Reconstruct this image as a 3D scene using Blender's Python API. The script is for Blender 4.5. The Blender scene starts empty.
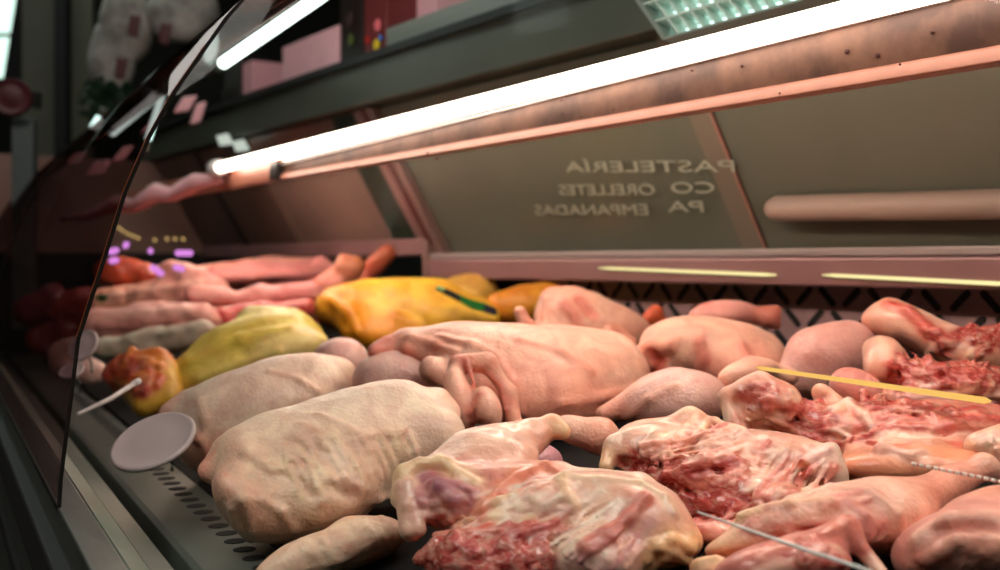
import bpy, bmesh, math, random
import numpy as np
from mathutils import Vector, Matrix
random.seed(7); np.random.seed(7)
S = bpy.context.scene
C = S.collection
F = 1072.0; HZ = 263.0; H = 1.25          # focal length in pixels, horizon row, eye height

def P(px, py, D):                          # pixel + forward distance -> point in the shop (metres)
    return Vector(((px-500)/F*D, D, H+(HZ-py)/F*D))
def lin(c):
    return tuple(((v/255)/12.92 if v/255 <= .04045 else ((v/255+.055)/1.055)**2.4) for v in c)
def frame(theta):                          # case axes: along (away to the left), across (away to the right)
    t = math.radians(theta)
    return Vector((-math.sin(t), math.cos(t), 0)), Vector((math.cos(t), math.sin(t), 0))
U28, V28 = frame(28); U35, V35 = frame(35)
def Q(fr, s, v, z):                        # point at s along, v across, z above eye level
    u, w = fr
    return u*s + w*v + Vector((0, 0, H+z))
FR = (U28, V28); RR = (U35, V35)

# ------------------------------------------------------------------ materials
def newmat(name):
    m = bpy.data.materials.new(name); m.use_nodes = True
    nt = m.node_tree; nt.nodes.clear()
    out = nt.nodes.new('ShaderNodeOutputMaterial')
    return m, nt, out
def N(nt, t, **kw):
    n = nt.nodes.new(t)
    for k, v in kw.items():
        if k.startswith('i_'):
            n.inputs[k[2:].replace('_', ' ')].default_value = v
        else: setattr(n, k, v)
    return n
def mat(name, col, rough=.5, metal=0, spec=.5, noise=0, nscale=20, col2=None, bump=0, bscale=80, stretch=None, coat=0):
    m, nt, out = newmat(name)
    b = N(nt, 'ShaderNodeBsdfPrincipled'); nt.links.new(b.outputs[0], out.inputs[0])
    b.inputs['Roughness'].default_value = rough; b.inputs['Metallic'].default_value = metal
    b.inputs['Specular IOR Level'].default_value = spec; b.inputs['Coat Weight'].default_value = coat
    c = lin(col); b.inputs['Base Color'].default_value = (*c, 1)
    tc = N(nt, 'ShaderNodeTexCoord'); mp = N(nt, 'ShaderNodeMapping')
    nt.links.new(tc.outputs['Object'], mp.inputs[0])
    if stretch: mp.inputs['Scale'].default_value = stretch
    if noise or col2:
        n = N(nt, 'ShaderNodeTexNoise', i_Scale=nscale, i_Detail=5.0, i_Roughness=.6); nt.links.new(mp.outputs[0], n.inputs['Vector'])
        r = N(nt, 'ShaderNodeValToRGB'); nt.links.new(n.outputs['Fac'], r.inputs[0])
        c2 = lin(col2) if col2 else tuple(v*(1-noise) for v in c)
        r.color_ramp.elements[0].position = .38; r.color_ramp.elements[0].color = (*c2, 1)
        r.color_ramp.elements[1].position = .62; r.color_ramp.elements[1].color = (*c, 1)
        nt.links.new(r.outputs[0], b.inputs['Base Color'])
    if bump:
        n = N(nt, 'ShaderNodeTexNoise', i_Scale=bscale, i_Detail=4.0); nt.links.new(mp.outputs[0], n.inputs['Vector'])
        bm = N(nt, 'ShaderNodeBump', i_Strength=bump, i_Distance=.002); nt.links.new(n.outputs['Fac'], bm.inputs['Height'])
        nt.links.new(bm.outputs[0], b.inputs['Normal'])
    return m
def emit(name, col, strength):
    m, nt, out = newmat(name)
    e = N(nt, 'ShaderNodeEmission'); e.inputs[0].default_value = (*lin(col), 1); e.inputs[1].default_value = strength
    nt.links.new(e.outputs[0], out.inputs[0]); return m
def glassmat(name, tint, refl, rough=0.0):
    m, nt, out = newmat(name)
    t = N(nt, 'ShaderNodeBsdfTransparent'); t.inputs[0].default_value = (*tint, 1)
    g = N(nt, 'ShaderNodeBsdfGlossy'); g.inputs['Roughness'].default_value = rough
    mx = N(nt, 'ShaderNodeMixShader'); mx.inputs[0].default_value = refl
    nt.links.new(t.outputs[0], mx.inputs[1]); nt.links.new(g.outputs[0], mx.inputs[2]); nt.links.new(mx.outputs[0], out.inputs[0])
    return m

def meatmat(name, goose=.5, wet=.35, speck=.35, coat=.12):
    """flesh: colour attribute is the tissue's own colour, alpha says how raw (skinless) it is"""
    m, nt, out = newmat(name); L = nt.links.new
    b = N(nt, 'ShaderNodeBsdfPrincipled'); L(b.outputs[0], out.inputs[0])
    at = N(nt, 'ShaderNodeAttribute', attribute_name='Col')
    tc = N(nt, 'ShaderNodeTexCoord')
    # slow mottling
    n1 = N(nt, 'ShaderNodeTexNoise', i_Scale=28.0, i_Detail=6.0, i_Roughness=.62, i_Distortion=.6); L(tc.outputs['Object'], n1.inputs['Vector'])
    r1 = N(nt, 'ShaderNodeMapRange'); L(n1.outputs['Fac'], r1.inputs['Value'])
    r1.inputs['From Min'].default_value = .32; r1.inputs['From Max'].default_value = .68
    r1.inputs['To Min'].default_value = .80; r1.inputs['To Max'].default_value = 1.10
    mul = N(nt, 'ShaderNodeMix', data_type='RGBA', blend_type='MULTIPLY'); mul.inputs['Factor'].default_value = 1
    comb = N(nt, 'ShaderNodeCombineColor')
    L(r1.outputs[0], comb.inputs[0])
    r1b = N(nt, 'ShaderNodeMapRange'); L(n1.outputs['Fac'], r1b.inputs['Value'])
    r1b.inputs['From Min'].default_value = .32; r1b.inputs['From Max'].default_value = .68
    r1b.inputs['To Min'].default_value = .66; r1b.inputs['To Max'].default_value = 1.14
    L(r1b.outputs[0], comb.inputs[1]); L(r1b.outputs[0], comb.inputs[2])
    L(at.outputs['Color'], mul.inputs['A']); L(comb.outputs[0], mul.inputs['B'])
    # small red spots on the skin
    n2 = N(nt, 'ShaderNodeTexNoise', i_Scale=75.0, i_Detail=3.0, i_Roughness=.5); L(tc.outputs['Object'], n2.inputs['Vector'])
    r2 = N(nt, 'ShaderNodeMapRange'); L(n2.outputs['Fac'], r2.inputs['Value'])
    r2.inputs['From Min'].default_value = .60; r2.inputs['From Max'].default_value = .78; r2.inputs['To Max'].default_value = speck
    mr = N(nt, 'ShaderNodeMix', data_type='RGBA'); L(r2.outputs[0], mr.inputs['Factor']); L(mul.outputs['Result'], mr.inputs['A'])
    mr.inputs['B'].default_value = (*lin((214, 105, 88)), 1)
    # raw tissue: streaks of dark red, pink, cream fat
    mp = N(nt, 'ShaderNodeMapping'); mp.inputs['Scale'].default_value = (1, 1, 1.9); L(tc.outputs['Object'], mp.inputs[0])
    n3 = N(nt, 'ShaderNodeTexNoise', i_Scale=72.0, i_Detail=9.0, i_Roughness=.68, i_Distortion=1.4); L(mp.outputs[0], n3.inputs['Vector'])
    cr = N(nt, 'ShaderNodeValToRGB'); L(n3.outputs['Fac'], cr.inputs[0])
    e = cr.color_ramp.elements
    e[0].position = .30; e[0].color = (*lin((84, 6, 12)), 1)
    e[1].position = .72; e[1].color = (*lin((248, 226, 196)), 1)
    for p_, c_ in ((.42, (164, 22, 26)), (.50, (214, 96, 86)), (.60, (236, 172, 150))):
        x = cr.color_ramp.elements.new(p_); x.color = (*lin(c_), 1)
    rawf = N(nt, 'ShaderNodeMath', operation='MULTIPLY', use_clamp=True); L(at.outputs['Alpha'], rawf.inputs[0]); rawf.inputs[1].default_value = .62
    mm = N(nt, 'ShaderNodeMix', data_type='RGBA'); L(rawf.outputs[0], mm.inputs['Factor']); L(mr.outputs['Result'], mm.inputs['A']); L(cr.outputs[0], mm.inputs['B'])
    L(mm.outputs['Result'], b.inputs['Base Color'])
    # gloss
    rr = N(nt, 'ShaderNodeMapRange'); L(at.outputs['Alpha'], rr.inputs['Value']); rr.inputs['To Min'].default_value = wet+.12; rr.inputs['To Max'].default_value = .2
    L(rr.outputs[0], b.inputs['Roughness'])
    ct = N(nt, 'ShaderNodeMapRange'); L(at.outputs['Alpha'], ct.inputs['Value']); ct.inputs['To Min'].default_value = coat; ct.inputs['To Max'].default_value = .9
    L(ct.outputs[0], b.inputs['Coat Weight']); b.inputs['Coat Roughness'].default_value = .12
    b.inputs['Subsurface Weight'].default_value = .22; b.inputs['Subsurface Radius'].default_value = (.012, .005, .003); b.inputs['Subsurface Scale'].default_value = 1.0
    b.inputs['Specular IOR Level'].default_value = .5
    # bumps: follicles + creases
    v = N(nt, 'ShaderNodeTexVoronoi', i_Scale=330.0, feature='SMOOTH_F1'); L(tc.outputs['Object'], v.inputs['Vector'])
    n4 = N(nt, 'ShaderNodeTexNoise', i_Scale=130.0, i_Detail=5.0, i_Distortion=.8); L(tc.outputs['Object'], n4.inputs['Vector'])
    b1 = N(nt, 'ShaderNodeBump', i_Strength=goose, i_Distance=.0018, invert=True); L(v.outputs['Distance'], b1.inputs['Height'])
    b2 = N(nt, 'ShaderNodeBump', i_Strength=.3, i_Distance=.003); L(n4.outputs['Fac'], b2.inputs['Height']); L(b1.outputs[0], b2.inputs['Normal'])
    b3 = N(nt, 'ShaderNodeBump', i_Distance=.006); L(n3.outputs['Fac'], b3.inputs['Height']); L(b2.outputs[0], b3.inputs['Normal']); L(rawf.outputs[0], b3.inputs['Strength'])
    L(b3.outputs[0], b.inputs['Normal'])
    return m

M = {}
M['skin'] = meatmat('chicken skin', .26, .36, .3)
M['skin_smooth'] = meatmat('smooth skin', .28, .34, .3)
M['raw'] = meatmat('cut flesh', .12, .26, .35, .35)
M['steel'] = mat('brushed steel', (118, 124, 118), .38, .85, noise=.25, nscale=12, stretch=(1, 1, 14), bump=.1)
M['steel_dull'] = mat('dull steel tray', (108, 116, 108), .42, .55, noise=.2, nscale=9, bump=.05)
M['pale_rail'] = mat('pale rail', (118, 132, 120), .4, .2, noise=.12)
M['dark_rubber'] = mat('dark rubber', (14, 15, 14), .6)
M['black'] = mat('black void', (5, 5, 6), .8)
M['bar_metal'] = mat('stained copper-pink metal', (128, 90, 72), .42, .2, col2=(82, 54, 44), nscale=16, bump=.1)
M['bar_lip'] = mat('pink metal lip', (190, 124, 102), .3, .15, noise=.12, nscale=30)
M['spot'] = mat('dried red spots', (70, 16, 12), .5)
M['ledge'] = mat('mauve painted ledge', (140, 104, 104), .3, .1, noise=.12, nscale=8)
M['ledge_top'] = mat('ledge top steel', (150, 140, 138), .35, .3)
M['grille'] = mat('mauve plastic grille', (150, 124, 128), .45, noise=.15)
M['rail_grey'] = mat('grey green rail', (84, 87, 76), .45, .2, noise=.18, nscale=5)
M['panel'] = mat('olive brown panel', (92, 96, 84), .35, 0, noise=.14, nscale=4)  # olive tone of the mirrored shop put into the door colour
M['pinkpost'] = mat('pink lit post', (140, 112, 106), .35, .3)  # pink is the post metal's own colour
M['white_plastic'] = mat('white plastic', (232, 222, 220), .35, noise=.05, nscale=10)
M['brown_wall'] = mat('dark brown wall', (40, 36, 31), .8, noise=.3, nscale=2)
M['tube'] = emit('white tube', (255, 234, 218), 8.5)
M['tube_pink'] = emit('pink tube', (255, 220, 200), 29)
M['tube_cool'] = emit('cool ceiling tube', (228, 242, 236), 5)
M['tube_cyan'] = emit('cool tube', (205, 240, 232), 2.2)
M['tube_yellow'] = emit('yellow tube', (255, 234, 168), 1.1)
M['tube_purple'] = emit('purple lamp', (226, 140, 230), 1.0)
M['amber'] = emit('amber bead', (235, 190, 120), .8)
M['window'] = emit('daylight behind window', (205, 240, 225), 1.6)
M['pinkbox'] = mat('pink white carton', (255, 190, 198), .5, noise=.1)  # pink of the light put into the carton colour
M['glass'] = glassmat('front glass', (.97, .985, .975), .012)
M['glass_dark'] = glassmat('smoked glass', (.56, .5, .5), .05)  # dark room reflected in the pane, put into its tint
M['edge'] = mat('glass edge dark', (26, 18, 16), .3)

# ------------------------------------------------------------------ object helpers
def tag(o, label=None, cat=None, group=None, kind=None):
    if label: o['label'] = label
    if cat: o['category'] = cat
    if group: o['group'] = group
    if kind: o['kind'] = kind
    return o
def empty(name, loc, label, cat, group=None):
    o = bpy.data.objects.new(name, None); C.objects.link(o); o.location = loc; o.empty_display_size = .02
    return tag(o, label, cat, group)
def mesh_obj(name, verts, faces, material, parent=None, smooth=False, origin=None, cols=None):
    """verts in world coordinates"""
    verts = np.asarray([tuple(v) for v in verts], dtype=np.float64) if not isinstance(verts, np.ndarray) else verts
    if parent is not None: org = np.array(parent_loc(parent))
    elif origin is not None: org = np.array(origin)
    else:
        org = verts.mean(0); org[2] = verts[:, 2].min()
    me = bpy.data.meshes.new(name)
    me.from_pydata((verts-org).tolist(), [], faces.tolist() if isinstance(faces, np.ndarray) else faces)
    me.update()
    if smooth: me.polygons.foreach_set('use_smooth', [True]*len(me.polygons))
    if cols is not None:
        a = me.color_attributes.new('Col', 'FLOAT_COLOR', 'POINT'); a.data.foreach_set('color', cols.astype(np.float32).ravel())
    if material: me.materials.append(material)
    o = bpy.data.objects.new(name, me); C.objects.link(o)
    if parent is not None: o.parent = parent
    else: o.location = org
    return o
def parent_loc(p):
    l = Vector((0, 0, 0))
    while p is not None: l += p.location; p = p.parent
    return l
class MB:
    def __init__(s): s.v = []; s.f = []
    def hexa(s, c):
        n = len(s.v); s.v += [Vector(p) for p in c]
        s.f += [tuple(n+i for i in q) for q in ((0,3,2,1),(4,5,6,7),(0,1,5,4),(1,2,6,5),(2,3,7,6),(3,0,4,7))]
        return s
    def sweep(s, prof0, prof1):            # closed profile at two ends
        n = len(s.v); k = len(prof0); s.v += list(prof0)+list(prof1)
        for i in range(k):
            j = (i+1) % k; s.f.append((n+i, n+j, n+k+j, n+k+i))
        s.f.append(tuple(range(n+k-1, n-1, -1))); s.f.append(tuple(range(n+k, n+2*k)))
        return s
    def tube(s, pts, r, seg=12):
        pts = [Vector(p) for p in pts]; rs = r if isinstance(r, (list, tuple)) else [r]*len(pts)
        rings = []
        for i, p in enumerate(pts):
            d = (pts[min(i+1, len(pts)-1)]-pts[max(i-1, 0)]).normalized()
            a = d.cross(Vector((0, 0, 1)));  a = a.normalized() if a.length > .01 else Vector((1, 0, 0))
            b = d.cross(a).normalized(); n = len(s.v)
            s.v += [p+(a*math.cos(2*math.pi*k/seg)+b*math.sin(2*math.pi*k/seg))*rs[i] for k in range(seg)]
            rings.append(n)
        for a, b in zip(rings, rings[1:]):
            for k in range(seg): j = (k+1) % seg; s.f.append((a+k, a+j, b+j, b+k))
        s.f.append(tuple(rings[0]+k for k in reversed(range(seg)))); s.f.append(tuple(rings[-1]+k for k in range(seg)))
        return s
    def disc(s, c, n, r, t, seg=40, dome=0):   # shallow lens/disc with rolled rim
        c = Vector(c); n = Vector(n).normalized(); a = n.orthogonal().normalized(); b = n.cross(a)
        prof = [(0.0, t*1.3), (r*.5, t*1.2), (r*.88, t*.9), (r*.91, t*1.05), (r*.97, t), (r, t*.6), (r*.99, 0), (r*.9, -t*.3), (0.0, -t*.3)]
        rings = []
        for (q, h) in prof:
            k0 = len(s.v)
            if q == 0: s.v.append(c+n*h); rings.append((k0, 1))
            else:
                s.v += [c+n*h+(a*math.cos(2*math.pi*k/seg)+b*math.sin(2*math.pi*k/seg))*q for k in range(seg)]; rings.append((k0, seg))
        for (r0, n0), (r1, n1) in zip(rings, rings[1:]):
            for k in range(seg):
                j = (k+1) % seg
                if n0 == 1: s.f.append((r0, r1+k, r1+j))
                elif n1 == 1: s.f.append((r0+j, r0+k, r1))
                else: s.f.append((r0+k, r0+j, r1+j, r1+k))
        return s
    def build(s, name, material, parent=None, smooth=False, bevel=0):
        o = mesh_obj(name, s.v, s.f, material, parent, smooth)
        bm = bmesh.new(); bm.from_mesh(o.data); bmesh.ops.recalc_face_normals(bm, faces=bm.faces); bm.to_mesh(o.data); bm.free()
        if bevel:
            m = o.modifiers.new('bevel', 'BEVEL'); m.width = bevel; m.segments = 3; m.limit_method = 'ANGLE'
        return o
def strip(fr, s0, s1, prof):               # profile [(v,z)...] swept along the case
    return MB().sweep([Q(fr, s0, v, z) for v, z in prof], [Q(fr, s1, v, z) for v, z in prof])
def rect(v0, v1, z0, z1): return [(v0, z0), (v1, z0), (v1, z1), (v0, z1)]

# ------------------------------------------------------------------ flesh sculptor (signed distance shapes -> mesh)
_lat = np.random.RandomState(3).rand(32, 32, 32).astype(np.float32)
def vnoise(p):
    i = np.floor(p).astype(np.int64); f = (p-i).astype(np.float32); f = f*f*(3-2*f); i &= 31; j = (i+1) & 31
    def g(a, b, c): return _lat[a, b, c]
    x0, y0, z0 = i.T; x1, y1, z1 = j.T; fx, fy, fz = f.T
    a = g(x0,y0,z0)*(1-fx)+g(x1,y0,z0)*fx; b = g(x0,y1,z0)*(1-fx)+g(x1,y1,z0)*fx
    c = g(x0,y0,z1)*(1-fx)+g(x1,y0,z1)*fx; d = g(x0,y1,z1)*(1-fx)+g(x1,y1,z1)*fx
    return (a*(1-fy)+b*fy)*(1-fz)+(c*(1-fy)+d*fy)*fz-.5
def fbm(p, sc, o=3):
    r = 0; a = 1
    for k in range(o): r = r+a*vnoise(p*sc*(2**k)+k*7.3); a *= .5
    return r
class Flesh:
    def __init__(s, D, wob=.003, wsc=25, rawamp=.006, k=.012):
        s.D = D; s.p = []; s.wob = wob; s.wsc = wsc; s.rawamp = rawamp; s.k = k; s.ox = 0; s.oy = 0
    def pt(s, x, y, dd=0): return np.array(P(x+s.ox, y+s.oy, s.D+dd))
    def px(s, r, dd=0): return r*(s.D+dd)/F
    # capsule with two radii (radii in pixels)
    def cap(s, x1, y1, r1, x2, y2, r2, col, dd1=0, dd2=0, raw=0, k=None, sub=False):
        s.p.append(dict(t=0, a=s.pt(x1,y1,dd1), b=s.pt(x2,y2,dd2), ra=s.px(r1,dd1), rb=s.px(r2,dd2), c=lin(col), raw=raw, k=s.k if k is None else k, sub=sub)); return s
    # ellipsoid: long axis between two pixels, r = half thickness seen, q = half depth (m)
    def ell(s, x1, y1, x2, y2, r, col, dd1=0, dd2=0, q=None, raw=0, k=None, sub=False):
        a = s.pt(x1,y1,dd1); b = s.pt(x2,y2,dd2); c = (a+b)/2; L = b-a; la = np.linalg.norm(L)/2
        e0 = L/(2*la); view = c-np.array((0, 0, H)); view /= np.linalg.norm(view)
        e2 = view-e0*np.dot(view, e0); e2 /= np.linalg.norm(e2); e1 = np.cross(e0, e2)
        rr = s.px(r, (dd1+dd2)/2)
        s.p.append(dict(t=1, a=c, R=np.stack([e0, e1, e2]), r=np.array([la, rr, q if q else rr]), c=lin(col), raw=raw, k=s.k if k is None else k, sub=sub)); return s
    def dist(s, q, X):
        if q['t'] == 0:
            pa = X-q['a']; ba = q['b']-q['a']; bb = np.dot(ba, ba)+1e-12
            h = np.clip(pa@ba/bb, 0, 1); return np.linalg.norm(pa-h[:, None]*ba, axis=1)-(q['ra']+(q['rb']-q['ra'])*h)
        Y = (X-q['a'])@q['R'].T; k0 = np.linalg.norm(Y/q['r'], axis=1); k1 = np.linalg.norm(Y/q['r']**2, axis=1)+1e-9
        return k0*(k0-1)/k1
    def bbox(s, q):
        if q['t'] == 0:
            return np.minimum(q['a']-q['ra'], q['b']-q['rb']), np.maximum(q['a']+q['ra'], q['b']+q['rb'])
        e = np.sqrt(((q['R']*q['r'][:, None])**2).sum(0)); return q['a']-e, q['a']+e
    def evald(s, X):
        d = np.full(len(X), 1.0)
        for q in s.p:
            di = s.dist(q, X); k = q['k']
            if q['sub']: h = np.clip(.5-.5*(d+di)/k, 0, 1); d = d*(1-h)-di*h+k*h*(1-h)
            else: h = np.clip(.5+.5*(d-di)/k, 0, 1); d = d*(1-h)+di*h-k*h*(1-h)
        return d
    def hit(s, pts):                       # pixels -> distance at which the sight line meets the flesh so far
        pts = np.array([(x+s.ox, y+s.oy) for x, y in pts], float); dirs = np.stack([(pts[:,0]-500)/F, np.ones(len(pts)), (HZ-pts[:,1])/F], 1)
        t = np.full(len(pts), s.D-.16); best = t.copy(); bd = np.full(len(pts), 9.0)
        for _ in range(60):
            d = s.evald(dirs*t[:, None]+np.array((0, 0, H)))
            m = d < bd; best[m] = t[m]; bd[m] = d[m]
            t = t+np.clip(d, -.01, .02)*.8
        return best-s.D
    def stroke(s, pts, r, col, raw=0, sink=.3, k=.003, sub=False, r2=None):
        """a cord, fold or groove lying on the surface, through the given points"""
        dd = s.hit(pts); n = len(pts)-1; new = []
        for i in range(n):
            ra = r+((r2 if r2 is not None else r)-r)*i/n; rb = r+((r2 if r2 is not None else r)-r)*(i+1)/n
            (x1, y1), (x2, y2) = pts[i], pts[i+1]
            sk = s.px(r)*sink
            new.append((x1, y1, ra, x2, y2, rb, dd[i]+sk, dd[i+1]+sk))
        for a in new: s.cap(*a[:6], col, a[6], a[7], raw, k, sub)
        return s
    def bits(s, n, box, lens, rads, cols, raw=1, ang=(0, 180), k=.0018, sink=.12, seed=1, poly=None):
        """many small shreds scattered over a patch"""
        rnd = random.Random(seed); L = []
        for _ in range(n):
            x = rnd.uniform(box[0], box[2]); y = rnd.uniform(box[1], box[3])
            if (((x-(box[0]+box[2])/2)/(box[2]-box[0])*2)**2+((y-(box[1]+box[3])/2)/(box[3]-box[1])*2)**2) > 1: continue
            a = math.radians(rnd.uniform(*ang)); l = rnd.uniform(*lens)/2; r = rnd.uniform(*rads)
            L.append(((x-l*math.cos(a), y+l*math.sin(a)), (x+l*math.cos(a), y-l*math.sin(a)), r, rnd.choice(cols)))
        if not L: return s
        h = s.hit([p for e in L for p in e[:2]])
        for i, (p, q, r, c) in enumerate(L):
            d1, d2 = h[2*i], h[2*i+1]
            if abs(d1-d2) > .04: continue
            s.cap(*p, r, *q, r*.7, c, d1+s.px(r)*sink, d2+s.px(r)*sink, raw, k)
        return s
    def fan(s, A, B, n, r, cols, raw=.2, k=.0019, sink=.08, seed=1, jit=3):
        """n fibres side by side, from points along A to points along B"""
        rnd = random.Random(seed)
        for i in range(n):
            t = (i+rnd.uniform(-.3, .3))/max(n-1, 1)
            a = (A[0]+(A[2]-A[0])*t, A[1]+(A[3]-A[1])*t); b = (B[0]+(B[2]-B[0])*t, B[1]+(B[3]-B[1])*t)
            u0 = rnd.uniform(0, .15); u1 = rnd.uniform(.8, 1); pts = []
            for q in range(5):
                u = u0+(u1-u0)*q/4; pts.append((a[0]+(b[0]-a[0])*u+rnd.uniform(-jit, jit)*.5, a[1]+(b[1]-a[1])*u+rnd.uniform(-jit, jit)))
            s.stroke(pts, r*rnd.uniform(.7, 1.3), rnd.choice(cols), raw, sink, k, r2=r*.6)
        return s
    def mesh(s, vox):
        bb = [s.bbox(q) for q in s.p if not q['sub']]
        lo = np.min([b[0] for b in bb], 0)-.012; hi = np.max([b[1] for b in bb], 0)+.012
        n = np.ceil((hi-lo)/vox).astype(int)+1
        ax = [lo[i]+vox*np.arange(n[i]) for i in range(3)]
        d = np.full(n, .05, np.float32)
        for q in s.p:
            b0, b1 = s.bbox(q); m = q['k']*1.0+.012
            i0 = np.clip(((b0-m-lo)/vox).astype(int), 0, n-1); i1 = np.clip(((b1+m-lo)/vox).astype(int)+2, 1, n)
            sl = tuple(slice(i0[i], i1[i]) for i in range(3))
            g = np.stack(np.meshgrid(*[ax[i][sl[i]] for i in range(3)], indexing='ij'), -1); sh = g.shape[:3]
            di = s.dist(q, g.reshape(-1, 3)).reshape(sh).astype(np.float32); k = q['k']; dd = d[sl]
            if q['sub']: h = np.clip(.5-.5*(dd+di)/k, 0, 1); d[sl] = dd*(1-h)-di*h+k*h*(1-h)
            else: h = np.clip(.5+.5*(dd-di)/k, 0, 1); d[sl] = dd*(1-h)+di*h-k*h*(1-h)
        # noise only near the surface
        m = np.abs(d) < .02; idx = np.argwhere(m); X = idx*vox+lo
        raw = s.colour(X)[:, 3] if any(q['raw'] for q in s.p) else np.zeros(len(X))
        w = s.wob*fbm(X, s.wsc, 3)+raw*s.rawamp*fbm(X+3.1, 75, 3)
        d[m] += w.astype(np.float32)
        d[0] = d[-1] = .01; d[:, 0] = d[:, -1] = .01; d[:, :, 0] = d[:, :, -1] = .01
        return surface_nets(d, lo, vox)
    def colour(s, X):
        out = np.zeros((len(X), 4)); W = np.zeros(len(X))
        for q in s.p:
            b0, b1 = s.bbox(q)
            m = np.all((X > b0-.02) & (X < b1+.02), axis=1)
            if not m.any(): continue
            di = np.abs(s.dist(q, X[m])) if q['sub'] else np.maximum(s.dist(q, X[m]), 0)
            sc = .0007+q['k']*.20
            w = np.exp(-di/sc)*(14 if q['k'] < .0045 else (5 if q['k'] < .0085 else 1))+1e-9
            W[m] += w; out[m] += w[:, None]*np.array((*q['c'], q['raw']))
        z = W < 1e-12; out /= np.maximum(W, 1e-12)[:, None]
        if z.any(): out[z] = (*s.p[0]['c'], s.p[0]['raw'])
        return out
    def build(s, name, material, parent=None, vox=.003):
        v, f = s.mesh(vox)
        return mesh_obj(name, v, f, material, parent, True, cols=s.colour(v))
def surface_nets(d, lo, vox):
    neg = d < 0; n = d.shape
    c = np.zeros((n[0]-1, n[1]-1, n[2]-1), np.uint8)
    corners = [(i, j, k) for i in (0, 1) for j in (0, 1) for k in (0, 1)]
    sl = lambda o: tuple(slice(o[a], n[a]-1+o[a]) for a in range(3))
    for o in corners: c += neg[sl(o)]
    act = (c > 0) & (c < 8); idx = np.argwhere(act); ids = -np.ones(act.shape, np.int64); ids[act] = np.arange(len(idx))
    acc = np.zeros((len(idx), 3)); cnt = np.zeros(len(idx))
    for a in corners:
        for ax in range(3):
            if a[ax]: continue
            b = list(a); b[ax] = 1
            va = d[idx[:,0]+a[0], idx[:,1]+a[1], idx[:,2]+a[2]]; vb = d[idx[:,0]+b[0], idx[:,1]+b[1], idx[:,2]+b[2]]
            m = (va < 0) != (vb < 0); t = va[m]/(va[m]-vb[m])
            p = np.tile(np.array(a, float), (m.sum(), 1)); p[:, ax] = t
            acc[m] += p; cnt[m] += 1
    verts = (idx+acc/np.maximum(cnt, 1)[:, None])*vox+lo
    faces = []
    for ax in range(3):
        u, w = (ax+1) % 3, (ax+2) % 3
        A = [slice(1, n[i]-1) for i in range(3)]; A[ax] = slice(0, n[ax]-1)
        B = list(A); B[ax] = slice(1, n[ax])
        na, nb = neg[tuple(A)], neg[tuple(B)]
        e = np.argwhere(na != nb); sgn = na[na != nb]
        if not len(e): continue
        base = e.copy(); base[:, u] += 1; base[:, w] += 1
        def cell(du, dw):
            q = base.copy(); q[:, u] += du; q[:, w] += dw; return ids[q[:,0], q[:,1], q[:,2]]
        q = np.stack([cell(-1,-1), cell(0,-1), cell(0,0), cell(-1,0)], 1)
        q[~sgn] = q[~sgn][:, ::-1]; faces.append(q)
    return verts, np.concatenate(faces)

# tissue colours
BEIGE = (240, 216, 192); BEIGE2 = (232, 198, 170); PINK = (242, 192, 168); PINK2 = (236, 168, 144); ROSE = (222, 138, 120)
GREYP = (230, 190, 178); CREAM = (246, 220, 198); FAT = (244, 204, 160); RED = (188, 34, 34); DRED = (112, 10, 16); MUSC = (214, 112, 98)
YEL = (252, 200, 60); YEL2 = (238, 160, 30); GRNY = (214, 196, 84); ORANGE = (222, 104, 40); MAUVE = (196, 140, 150)

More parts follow.
